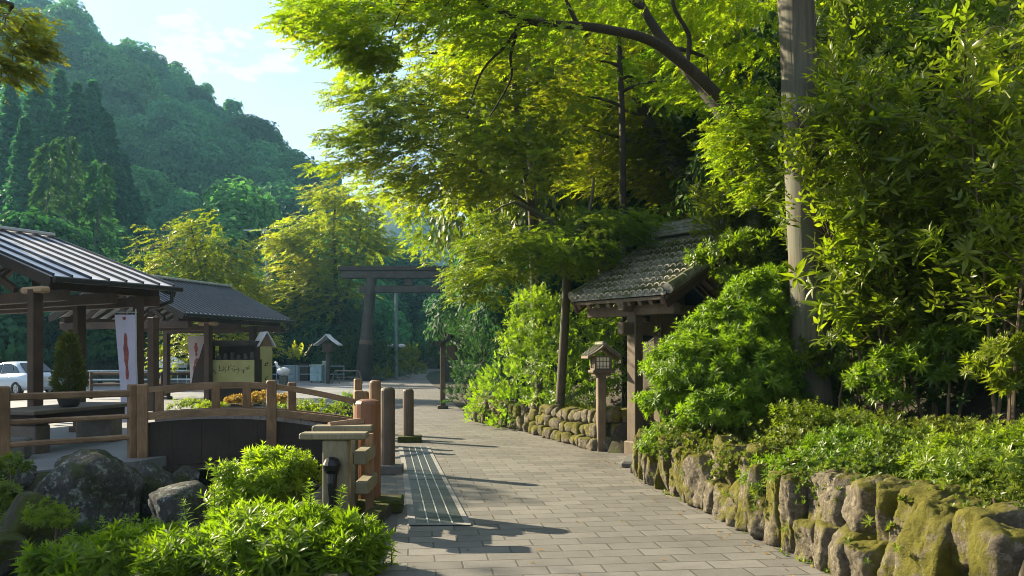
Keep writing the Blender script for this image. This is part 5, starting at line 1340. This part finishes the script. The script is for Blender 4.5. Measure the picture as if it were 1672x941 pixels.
# ================================================================ shared forest trees
BR = [broad_tree(701 + i, 11, 5.0, 7000, .52, M['L_hill'], 15) for i in range(5)]
DM = [broad_tree(791 + i, 11, 4.4, 17000, .25, M['L_maple_far'], 16) for i in range(2)]
BM = [broad_tree(711 + i, 11, 4.2, 9000, .42, M['L_maple_far'], 14) for i in range(2)]
PINE = [broad_tree(721 + i, 12, 3.6, 1900, .60, M['L_hill'], 8) for i in range(2)]
CE = [cone_tree(741 + i, 24, 4.0, 11000, .62, M['L_cedar'], .08, .75, 30) for i in range(3)]
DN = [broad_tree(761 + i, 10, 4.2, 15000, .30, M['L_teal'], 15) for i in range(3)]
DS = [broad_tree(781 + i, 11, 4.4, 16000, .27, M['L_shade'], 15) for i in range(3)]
rs = random.Random(77)
lab = 'dense broadleaf tree in the forest covering the left hillside'
cnt = 0; pts = []
tries = 0
while cnt < 262 and tries < 20000:
    tries += 1
    y = 66 + 205 * rs.random() ** .8; px = rs.uniform(-120, 700); x = (px - PX0) / FPX * y
    z = zg(x, y)
    if z < 1.0 or z > 150: continue
    if any((x - a) ** 2 + (y - b) ** 2 < (6.4 + y * .018) ** 2 for a, b in pts): continue
    pts.append((x, y)); sc = rs.uniform(.75, 1.35) * (1 + .0024 * y)
    tree_root('broadleaf_tree', lab, 'tree', BR[rs.randrange(5)], (x, y, z - .5), 'broadleaf trees on the hillside', rs.uniform(0, 6.28), sc, sc * rs.uniform(.8, 1.1)); cnt += 1
print('hill trees', cnt)
RIDGE = [(58, 26, 'tall ragged pine highest on the left ridge against the sky'), (110, 22, 'spreading pine beside the highest one on the ridge'), (135, 40, 'short ridge pine right of the two highest pines'), (208, 84, 'lone dark pine on the ridge below the summit group'), (240, 112, 'bushy ridge tree right of the lone pine'), (292, 128, 'flat topped pine standing clear on the middle of the ridge'), (262, 122, 'low ridge tree just left of the flat topped pine'), (330, 158, 'rounded ridge tree right of the flat topped pine'), (378, 180, 'small pointed tree on the lower ridge')]
for k, (px, py, lb) in enumerate(RIDGE):
    y = 256; top = W(px, py - 26, y); zz = zg(top.x, y); h = max(9, top.z - zz)
    tree_root('pine_tree', lb, 'tree', PINE[k % 2], (top.x, y, zz - .3), None, k * 1.3, min(1.7, h / 11.5) , h / 11.3)
CED = [(18, 128, 84), (62, 104, 92), (98, 112, 96), (125, 132, 88), (152, 128, 94), (176, 182, 86), (204, 250, 90), (-30, 140, 80), (40, 190, 74), (140, 215, 78), (90, 180, 80), (222, 305, 84)]
for k, (px, py, y) in enumerate(CED):
    top = W(px, py, y); zz = zg(top.x, y); h = top.z - zz
    tree_root('cedar_tree', 'cone shaped dark cedar in the stand at the foot of the left hill', 'tree', CE[k % 3], (top.x, y, zz - .2), 'cedars at the foot of the hill', k * .9, h / 24 * (1.0 if h > 16 else 1.15), h / 24)
# plumed bamboo at the left
for k, (px, py, y, lb) in enumerate(((98, 228, 60, 'tall feathery bamboo plume against the dark cedars'), (150, 268, 60, 'lower feathery bamboo plume right of the tall one'), (66, 236, 58, 'leftmost feathery bamboo plume'))):
    top = W(px, py, y); o = Vector((top.x, y, zg(top.x, y) - .2)); t = thing('bamboo', lb, 'bamboo', tuple(o)); lv = Leaves(800 + k); mb = MB(); h = top.z - o.z
    mb.tube([o, o + Vector((.2, 0, h * .6)), o + Vector((.9, 0, h))], [.09, .06, .02], 6); mb.build('culm', M['stem'], t)
    for j in range(26):
        s = .35 + .65 * j / 25; c = o + Vector((.2 + .7 * max(0, s - .4), 0, h * s)); w = 2.0 * (1.05 - s) ** .6 + .3
        for sd_ in (-1, 1):
            n = 26; r = np.linspace(.1, 1, n); yaw = random.uniform(-.7, .7)
            pos = np.array(c) + np.stack([sd_ * r * w * math.cos(yaw), r * w * math.sin(yaw), .35 * r * w - .75 * r ** 2 * w + lv.rg.normal(0, .1, n)], -1)
            lv.put(*scatter(SPR_S, pos, np.tile([sd_ * .6, -.2, -.7], (n, 1)) + lv.rg.normal(0, .3, (n, 3)), lv.rg.normal(0, 1, (n, 3)), .42 * lv.rg.uniform(.7, 1.2, n), np.clip(lv.rg.normal(.6, .2, n), 0, 1), lv.rg))
    lv.build('foliage', M['L_bamboo'], t)
# trees behind the car park and along the far side of the plaza
PK = [(-60, 52, 9), (10, 50, 8), (60, 48, 9.5), (115, 51, 8), (165, 50, 7.5), (215, 54, 9), (255, 58, 8), (300, 60, 9), (470, 63, 8), (505, 66, 9), (530, 62, 7), (440, 66, 10), (400, 64, 8), (575, 62, 6), (25, 70, 13), (50, 64, 13), (360, 72, 11), (560, 72, 8), (592, 78, 9), (480, 80, 12), (540, 86, 12)]
for k, (px, y, h) in enumerate(PK):
    x = (px - PX0) / FPX * y
    tree_root('broadleaf_tree', 'leafy green tree in the thick row behind the car park and plaza', 'tree', DN[k % 3] if k % 2 else BR[k % 5], (x, y, zg(x, y) - h * .22), 'trees behind the car park', k * 1.1, h / 10 * rs.uniform(.9, 1.1), h / 10 * 1.15)
# sunlit trees standing behind the maples
for k, (px, y, h, w) in enumerate(((858, 25, 15, .44), (925, 27, 16.5, .5), (1010, 29, 17, .6), (1110, 27, 16, .6))):
    x = (px - PX0) / FPX * y
    tree_root('broadleaf_tree', 'sunlit leafy tree standing behind the layered maples and the tiled gate', 'tree', DM[k % 2], (x, y, zg(x, y) - .5), 'sunlit trees behind the maples', k * 1.9, h / 11 * w * 1.2, h / 10)
# end of the road and right hand shade
ER = [(715, 128, 11, 'B'), (775, 92, 13, 'B'), (745, 118, 12, 'B'), (608, 92, 8, 'M'), (768, 78, 7, 'M'), (690, 132, 9, 'M'), (628, 125, 9, 'M'), (690, 150, 14, 'B'), (630, 130, 12, 'B'), (652, 68, 3.2, 'M'), (735, 100, 8, 'M')]
for k, (px, y, h, c) in enumerate(ER):
    x = (px - PX0) / FPX * y
    tree_root('broadleaf_tree', 'leafy tree where the road bends out of sight beyond the gateway', 'tree', BM[k % 2] if c == 'M' else BR[k % 5] if c == 'B' else DN[k % 3], (x, y, zg(x, y) - h * .2), 'trees at the road bend', k * 1.7, h / 11, h / 10)
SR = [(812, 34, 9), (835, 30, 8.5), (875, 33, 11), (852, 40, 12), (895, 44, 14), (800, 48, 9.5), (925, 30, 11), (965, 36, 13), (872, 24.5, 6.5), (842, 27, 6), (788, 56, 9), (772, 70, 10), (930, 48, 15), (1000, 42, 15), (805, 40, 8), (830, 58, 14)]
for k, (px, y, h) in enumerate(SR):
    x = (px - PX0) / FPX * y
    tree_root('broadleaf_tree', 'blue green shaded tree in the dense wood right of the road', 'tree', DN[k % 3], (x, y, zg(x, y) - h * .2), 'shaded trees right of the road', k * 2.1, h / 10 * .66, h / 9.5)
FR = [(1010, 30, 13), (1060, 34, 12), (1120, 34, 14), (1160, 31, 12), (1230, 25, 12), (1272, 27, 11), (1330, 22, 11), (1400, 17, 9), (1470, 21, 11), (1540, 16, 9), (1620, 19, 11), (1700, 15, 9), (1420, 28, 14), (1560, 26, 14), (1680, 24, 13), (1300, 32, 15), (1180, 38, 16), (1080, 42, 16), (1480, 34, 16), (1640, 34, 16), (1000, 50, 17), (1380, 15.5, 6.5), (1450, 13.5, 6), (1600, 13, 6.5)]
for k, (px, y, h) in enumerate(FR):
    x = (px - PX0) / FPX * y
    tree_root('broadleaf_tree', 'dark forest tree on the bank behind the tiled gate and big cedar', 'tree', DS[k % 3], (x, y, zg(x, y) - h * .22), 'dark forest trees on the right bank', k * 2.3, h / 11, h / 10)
# unseen neighbours on the left that throw the shade over the stream
for k, (x, y, h) in enumerate(((-15.2, 17.6, 8.5), (-15.6, 13.6, 8))):
    tree_root('broadleaf_tree', 'roadside tree beyond the left edge of the picture shading the stream', 'tree', DS[k % 3], (x, y, zg(x, y) - 1), 'shade trees beyond the left edge', k, h / 11 * .8, h / 10)
# ================================================================ shrubs
def shrub(name, label, seed, lumps, mat, size, tm, base=None, stem=None, group=None, cat='shrub', **kw):
    c0 = Vector(lumps[0][0]); b0 = base or Vector((c0.x, c0.y, zg(c0.x, c0.y)))
    t = thing(name, label, cat, tuple(b0), group); lv = Leaves(seed); mb = MB(); sk = [(Vector(b0), .03), (Vector(b0) + UP * .1, .03)]
    for c, r, n, ti in lumps: lv.blob(c, r, n, size, tm, ti, **kw)
    branch_net(mb, sk, [c for c, r, n, ti in lumps] + [Vector(c) + UP * (r[2] if hasattr(r, '__len__') else r) * .6 for c, r, n, ti in lumps], r1=.008, maxr=.03)
    lv.build('foliage', mat, t); mb.build('stem', stem or M['stem'], t)
    return t
def lum(px, py, Y, rpx, rpy, n, ti=.5, dz=None):
    k = Y / FPX; return (tuple(W(px, py, Y)), (rpx * k, dz or (rpx + rpy) * .5 * k, rpy * k), n, ti)
# bright foreground shrub
shrub('foreground_shrub', 'bright leafy shrub filling the bottom left foreground before the tap stand', 901,
    [lum(330, 915, 6.2, 105, 46, 260, .5), lum(470, 898, 6.0, 110, 62, 360, .55), lum(565, 915, 5.8, 52, 50, 190, .55), lum(425, 862, 6.6, 66, 34, 170, .55), lum(215, 918, 6.4, 95, 40, 220, .5), lum(515, 862, 6.2, 50, 30, 120, .6), lum(115, 925, 6.6, 75, 32, 170, .5), lum(250, 885, 6.8, 50, 22, 90, .55), lum(590, 880, 6.0, 34, 26, 70, .6)],
    M['L_front'], .125, ROS, upb=.9, jit=.6)
shrub('foreground_shrub', 'second bright shrub standing behind, against the dark bridge fascia', 902,
    [lum(425, 795, 8.0, 70, 45, 260, .45), lum(470, 770, 8.2, 46, 36, 140, .5), lum(395, 830, 7.8, 50, 34, 140, .4), lum(430, 752, 8.2, 30, 20, 60, .5)], M['L_front'], .11, ROS, upb=.9, jit=.6)
t = thing('young_shoots', 'few upright young shoots rising from the foreground shrub before the boulders', 'plant', tuple(W(210, 900, 6.6))); lv = Leaves(903); mb = MB(); rs = random.Random(9)
for px, py in ((166, 850), (205, 848), (222, 845), (250, 850), (118, 872), (350, 800), (300, 822), (480, 738), (470, 745), (505, 790), (560, 800), (440, 735), (405, 744), (640, 890), (625, 910)):
    Y = 6.8 if px < 400 else 7.9 if px < 520 and py < 780 else 6.1; a = W(px, py, Y); q = W(px + rs.uniform(-20, 20), py + 75, Y + .05)
    mb.tube([q, a], [.006, .003], 5)
    for k in range(5):
        c = q.lerp(a, .35 + .65 * k / 4); V, F, ti = scatter(ROS_W if k < 4 else ROS, np.array([c]), np.array([(a - q).normalized()]), np.array([[.3, 1., .2]]), .105 * (1.1 - .12 * k), np.array([.8]), lv.rg); lv.put(V, F, ti)
mb.build('stem', M['L_grass'], t); lv.build('foliage', M['L_front'], t)
# plants among the boulders
shrub('rock_plant', 'small leafy plant growing on the mossy brown boulder', 904, [lum(78, 842, 8.2, 40, 22, 90, .35), lum(95, 850, 8.1, 26, 18, 50, .4)], M['L_bush'], .06, ROS)
shrub('rock_plant', 'ferny plant over the boulder at the left edge', 905, [lum(16, 760, 9.8, 32, 18, 70, .3), lum(10, 820, 9.2, 26, 34, 110, .35), lum(25, 850, 9.0, 24, 20, 60, .35)], M['L_under'], .07, ROS)
shrub('rock_plant', 'low dark plant at the foot of the big boulder', 906, [lum(150, 870, 9.0, 34, 16, 60, .3)], M['L_shade'], .06, ROS)
# planting beyond the bridge
shrub('flower_bed', 'straw coloured flowering bed seen through the bridge rails', 907, [lum(430, 650, 19.5, 30, 9, 120, .6), lum(390, 655, 19.5, 24, 8, 90, .6), lum(462, 655, 19, 22, 10, 80, .6)], M['L_dry'], .10, TUFT, cat='plants')
shrub('ground_plants', 'low green plants around the far rail of the footbridge', 908, [lum(520, 668, 17.5, 50, 14, 180, .5), lum(470, 672, 17.6, 40, 14, 140, .45), lum(555, 690, 16.6, 30, 12, 90, .4), lum(310, 660, 18.5, 34, 9, 110, .5), lum(345, 664, 18, 28, 8, 80, .6)], M['L_under'], .07, ROS, cat='plants')
t = thing('potted_shrub', 'dark round planter with bright trailing shrub beyond the footbridge', 'potted plant', tuple(G(562, 690))); g_ = G(562, 690); g_.z = 0
b = MB(); b.lathe(g_, [(.20, 0), (.27, .12), (.30, .38), (.33, .42), (.28, .42), (.2, .36)], 18); b.build('pot', M['pot'], t)
lv = Leaves(909); lv.blob(g_ + Vector((.12, 0, .52)), (.34, .3, .22), 130, .06, ROS, .6); lv.build('foliage', M['L_bush'], t)
# right side: big fresh bush above the wall
shrub('large_shrub', 'big fresh green bush spilling over the wall right of the tiled gate post', 911,
    [lum(1150, 600, 9.3, 85, 60, 420, .5), lum(1220, 545, 9.6, 70, 60, 360, .55), lum(1100, 650, 9.6, 50, 42, 240, .5), lum(1240, 620, 9.1, 60, 60, 300, .45), lum(1180, 670, 8.8, 66, 40, 260, .5), lum(1262, 480, 9.8, 44, 46, 220, .55), lum(1215, 485, 9.8, 36, 34, 160, .6), lum(1082, 600, 9.9, 32, 28, 120, .55), lum(1170, 530, 9.7, 40, 36, 160, .6), lum(1130, 555, 9.7, 34, 28, 110, .6)], M['L_bush'], .095, ROS, upb=.5)
shrub('large_shrub', 'tall fine leaved sunlit shrub behind the far stone wall', 912,
    [lum(905, 600, 17.4, 70, 60, 380, .5), lum(890, 530, 17.6, 55, 50, 280, .6), lum(950, 560, 17.2, 55, 60, 300, .5), lum(850, 560, 18, 40, 40, 180, .6), lum(985, 610, 16.6, 45, 60, 240, .45), lum(920, 650, 16.8, 70, 30, 220, .4), lum(870, 500, 17.8, 40, 28, 140, .65), lum(1000, 540, 16.8, 40, 50, 160, .4)], M['L_under'], .125, SPR_S + ROS_W, upb=.6)
shrub('cascading_shrub', 'lime yellow shrub cascading over the end of the far stone wall', 913,
    [lum(825, 625, 18.2, 45, 36, 260, .55), lum(795, 650, 18.8, 32, 34, 200, .6), lum(840, 660, 17.7, 30, 30, 170, .55), lum(780, 680, 19.2, 20, 16, 80, .6), lum(825, 690, 17.9, 24, 14, 90, .55), lum(860, 600, 18, 30, 30, 120, .5)], M['L_lime'], .12, SPR_S, upb=.4)
shrub('shrub', 'shaded bush crowding the dark lantern post at the path edge', 914,
    [lum(765, 610, 25, 30, 50, 260, .4), lum(750, 570, 26, 26, 36, 170, .45), lum(775, 540, 25, 36, 44, 240, .45), lum(790, 590, 23.5, 30, 40, 200, .5), lum(755, 650, 24.5, 24, 14, 90, .35)], M['L_teal'], .16, SPR_S, upb=.5)
shrub('shrub', 'dark bushes massed at the foot of the gateway and tall maple', 915,
    [lum(572, 590, 58, 30, 30, 240, .4), lum(612, 608, 60, 20, 14, 110, .4), lum(580, 560, 58.5, 26, 24, 150, .35), lum(555, 605, 57, 24, 14, 100, .4), lum(540, 590, 58, 26, 26, 150, .4), lum(630, 585, 60, 20, 26, 120, .5)], M['L_shade'], .35, SPR_S)
shrub('cycad', 'small spiky yellow green cycad beyond the thin railing', 916, [lum(482, 584, 53, 17, 9, 26, .9)], M['L_yellow'], .65, SPR_R, upb=.9, shell=1.0)
shrub('shrub', 'sunlit shrub by the street lamp where the road bends', 917, [lum(668, 590, 62, 16, 24, 120, .7), lum(678, 605, 62, 14, 12, 60, .7), lum(622, 612, 58, 14, 7, 40, .5)], M['L_maple_far'], .4, SPR_S)
# grass on top of the far wall
t = thing('grass_strip', 'strip of bright grass on top of the far stone wall', 'grass', (1.2, 15.2, .5)); t['kind'] = 'stuff'
lv = Leaves(920); n = 2600; yy = lv.rg.uniform(13.7, 18.5, n); xx = edgeR(yy) + lv.rg.uniform(.18, 1.5, n); zz = tz(xx, yy)
lv.put(*scatter([lf_diamond(.10, .0)], np.stack([xx, yy, zz], -1), np.stack([lv.rg.normal(0, .35, n), lv.rg.normal(0, .35, n), np.ones(n)], -1), lv.rg.normal(0, 1, (n, 3)), .16 * lv.rg.uniform(.5, 1.2, n), lv.rg.random(n), lv.rg)); gm = lv.build('blades', M['L_grass'], t)
# azalea mounds along the top of the near wall
rs = random.Random(6)
AZ = [(10.0, .75, .40), (9.3, .75, .45), (8.6, .85, .45), (8.1, 1.3, .6), (7.7, .8, .48), (7.1, 1.5, .62), (6.9, .85, .5), (6.2, .85, .5), (6.3, 1.6, .62), (5.6, 1.0, .55), (5.1, 1.7, .6), (4.9, .95, .5), (4.3, 1.15, .5), (9.2, 1.5, .55), (5.9, 2.3, .6), (4.6, 2.2, .6)]
azl = ['azalea mound at the far end of the near wall beside the gate bush', 'azalea mound on the near wall below the big fresh bush', 'azalea mound hanging over the middle of the near wall', 'azalea mound behind the middle of the near wall at the cedar foot', 'azalea mound in front of the massive cedar trunk', 'taller azalea mound right of the cedar foot', 'azalea mound over the first tall stones right of the cedar', 'azalea mound above the largest mossy stone', 'taller azalea mound behind the largest mossy stone', 'azalea mound over the pointed stones toward the right edge', 'taller azalea mound among the thin stems at right', 'azalea mound near the right edge above the dark stones', 'azalea mound in the bottom right corner', 'azalea mound under the big bush beside the cedar', 'azalea mound at the right edge under the thin stems', 'azalea mound farthest right behind the wall corner']
for k, (y, d, r) in enumerate(AZ):
    x = float(edgeR(y)) + d; z = zg(x, y)
    lumps = [((x, y, z + r * .35), (r * 1.1, r * 1.1, r * .62), 640, .4)] + [((x + rs.uniform(-r, r) * .7, y + rs.uniform(-r, r) * .7, z + r * rs.uniform(.3, .7)), (r * .5, r * .5, r * .42), 240, rs.uniform(.3, .7)) for _ in range(4)]
    if d < 1: lumps += [((x - .50, y, z + .12), (.36, .44, .20), 190, .45), ((x - .74, y + rs.uniform(-.3, .3), z + .02), (.22, .28, .18), 110, .5)]
    shrub('azalea', azl[k], 930 + k, lumps, M['L_azalea'] if k % 3 else M['L_under'], .046 if k % 3 else .07, TUFT if k % 3 else ROS, upb=.7, jit=.7)
# tall thin stemmed shrubs in front of the dark bank
STM = [(1425, 9.8, 4.6, 'slim shrub just right of the massive cedar trunk'), (1462, 8.6, 4.2, 'shrub with two tan leaning stems right of the cedar'), (1490, 10.4, 6.0, 'tall forked shrub with a dark stem in the middle of the right bank'), (1535, 8.4, 4.2, 'shrub with straight tan stems toward the right edge'), (1585, 9.4, 5.2, 'tall open shrub second from the right edge'), (1640, 7.6, 4.0, 'leafy shrub at the right edge with long leaves'), (1700, 8.8, 5.5, 'shrub reaching in from beyond the right edge'), (1248, 13.4, 4.2, 'leafy shrub left of the massive cedar over the gate roof'), (1420, 12, 6.6, 'tall back row shrub above the leaning stems'), (1530, 11.5, 6.8, 'tall back row shrub with high bright leaves'), (1630, 11, 6.8, 'tall back row shrub at the upper right'), (1360, 12.5, 6.6, 'tall back row shrub behind the cedar trunk'), (1235, 15.5, 6.4, 'tall leafy shrub rising behind the tiled roof')]
for k, (px, Y, H, lb) in enumerate(STM):
    x = (px - PX0) / FPX * Y; o = Vector((x, Y, zg(x, Y) - .1)); t = thing('tall_shrub', lb, 'shrub', tuple(o)); lv = Leaves(960 + k); rg = lv.rg; mb = MB(); rs = random.Random(300 + k)
    for s in range(rs.randint(4, 6)):
        a = rs.uniform(0, 6.28); ln_ = rs.uniform(.07, .24) * H; hh = H * rs.uniform(.65, 1.0)
        e = o + Vector((math.cos(a) * ln_, math.sin(a) * ln_ * .8, hh)); m1 = o.lerp(e, .45) + Vector((rs.uniform(-.15, .15), rs.uniform(-.15, .15), .1)); s0 = o + Vector((math.cos(a) * .12, math.sin(a) * .12, 0))
        c = bez([s0, m1, e], 9); rr = [.021 - .016 * i / (len(c) - 1) for i in range(len(c))]; mb.tube(c, rr, 5, False)
        for i in range(int(len(c) * (.42 if Y < 11 else .2)), len(c)):
            for _ in range(4 if Y < 11 else 3):
                a2 = rs.uniform(0, 6.28); l2 = rs.uniform(.25, .65) * (1.15 - .5 * i / len(c)); q = c[i] + Vector((math.cos(a2) * l2, math.sin(a2) * l2, rs.uniform(.0, .35)))
                mid = c[i].lerp(q, .5) + UP * .06; mb.tube([c[i], mid, q], [.007, .005, .003], 4, False)
                n = 5; f = rg.random(n) ** .7; base_ = np.array(c[i])[None] * (1 - f[:, None]) + np.array(q)[None] * f[:, None] + rg.normal(0, .09, (n, 3))
                dr = np.array(q - c[i])[None] + rg.normal(0, .30, (n, 3)) + [0, 0, .22]
                lv.put(*scatter(SPR_L if rs.random() < .85 else ROS_W, base_, dr, np.array([0, 0, 1.]) + rg.normal(0, .5, (n, 3)), (.23 if k % 3 else .20) * min(1, Y / 9) * rg.uniform(.7, 1.25, n), np.clip(rg.normal(.5, .22, n), 0, 1), rg))
    lv.build('foliage', M['L_under'], t); mb.build('stem', M['stem'] if k != 2 else M['bark_dark'], t)
# mid height leafy shrubs among the tall stems
for k, (px, py, Y, lb) in enumerate(((1375, 560, 8.9, 'open leafy shrub with long leaves right of the cedar trunk'), (1450, 600, 8.2, 'open leafy shrub between the leaning tan stems'), (1545, 560, 8.0, 'open leafy shrub in front of the straight tan stems'), (1640, 580, 7.2, 'fan leaved shrub at the right edge above the azaleas'), (1480, 440, 9.4, 'leafy branch cluster in front of the forked dark stem'), (1600, 440, 8.8, 'leafy branch cluster near the right edge'), (1190, 405, 11.4, 'leafy sprigs hanging over the right end of the tiled roof'))):
    shrub('leafy_shrub', lb, 1300 + k, [lum(px, py, Y, 46, 26, 46, .5), lum(px - 40, py + 20, Y + .2, 34, 22, 32, .5), lum(px + 38, py - 14, Y - .1, 36, 22, 34, .6), lum(px + 6, py + 44, Y, 34, 20, 30, .45)], M['L_bush'] if k % 2 else M['L_under'], .118 * min(1, Y / 8.5), ROS, upb=.5, shell=.9)
# low undergrowth filling the dark bank
rs = random.Random(15); ug = 0
UL = ['dark undergrowth behind the azaleas under the tall stems', 'dark undergrowth right of the massive cedar foot', 'dark undergrowth left of the massive cedar foot', 'dark undergrowth at the far right edge of the bank']
for k, (px, Y, w) in enumerate(((1500, 9.0, 1.6), (1410, 10.2, 1.3), (1235, 12.2, 1.2), (1640, 8.2, 1.5), (1560, 11, 1.8), (1420, 12.6, 1.8), (1690, 10.2, 1.8))):
    x = (px - PX0) / FPX * Y; z = zg(x, Y)
    shrub('undergrowth', UL[k] if k < 4 else 'shadowy undergrowth high on the bank behind the tall stems', 1200 + k, [((x + rs.uniform(-w, w) * .8, Y + rs.uniform(-.8, .8), zg(x, Y) + rs.uniform(.1, .6)), (w * .55, w * .5, .5), 150, rs.uniform(.1, .5)) for _ in range(5)], M['L_shade'], .11, SPR_L + ROS, group=None if k < 4 else 'undergrowth on the high bank', upb=.7)
# little weeds at the wall foot
t = thing('wall_weeds', 'small weeds rooted along the foot and joints of the near wall', 'weeds', (2.2, 6.5, 0)); t['kind'] = 'stuff'
lv = Leaves(990); n = 70; yy = lv.rg.uniform(4.5, 10.8, n); xx = edgeR(yy) + lv.rg.uniform(-.10, .05, n); hi = lv.rg.random(n) < .35; zz = np.where(hi, lv.rg.uniform(.2, .55, n), .02)
lv.put(*scatter(ROS, np.stack([xx + np.where(hi, -.08, 0), yy, zz], -1), np.stack([np.full(n, -.4), lv.rg.normal(0, .3, n), np.ones(n)], -1), lv.rg.normal(0, 1, (n, 3)), .045 * lv.rg.uniform(.5, 1.5, n), lv.rg.random(n), lv.rg)); lv.build('leaves', M['L_bush'], t)
# fallen leaves on the paving
lv = Leaves(995); n = 420; yy = 5 + 16 * lv.rg.random(n) ** 1.4; e = edgeR(yy); l_ = np.interp(yy, LY, LX)
f = np.where(lv.rg.random(n) < .6, 1 - .12 * lv.rg.random(n) ** 2, lv.rg.random(n)); xx = l_ + (e - l_) * f
lv.put(*scatter([lf_diamond(.5, .15)], np.stack([xx, yy, np.full(n, .018)], -1), np.stack([lv.rg.normal(0, 1, n), lv.rg.normal(0, 1, n), np.full(n, .05)], -1), np.tile([0, 0, 1.], (n, 1)) + lv.rg.normal(0, .15, (n, 3)), .035 * lv.rg.uniform(.5, 1.5, n), lv.rg.random(n), lv.rg))
fo_ = link('fallen_leaves', lv.mesh('fallen_leaves', M['L_dry'])); tag(fo_, 'scattered dry leaves lying on the paved path', 'leaves', kind='stuff')
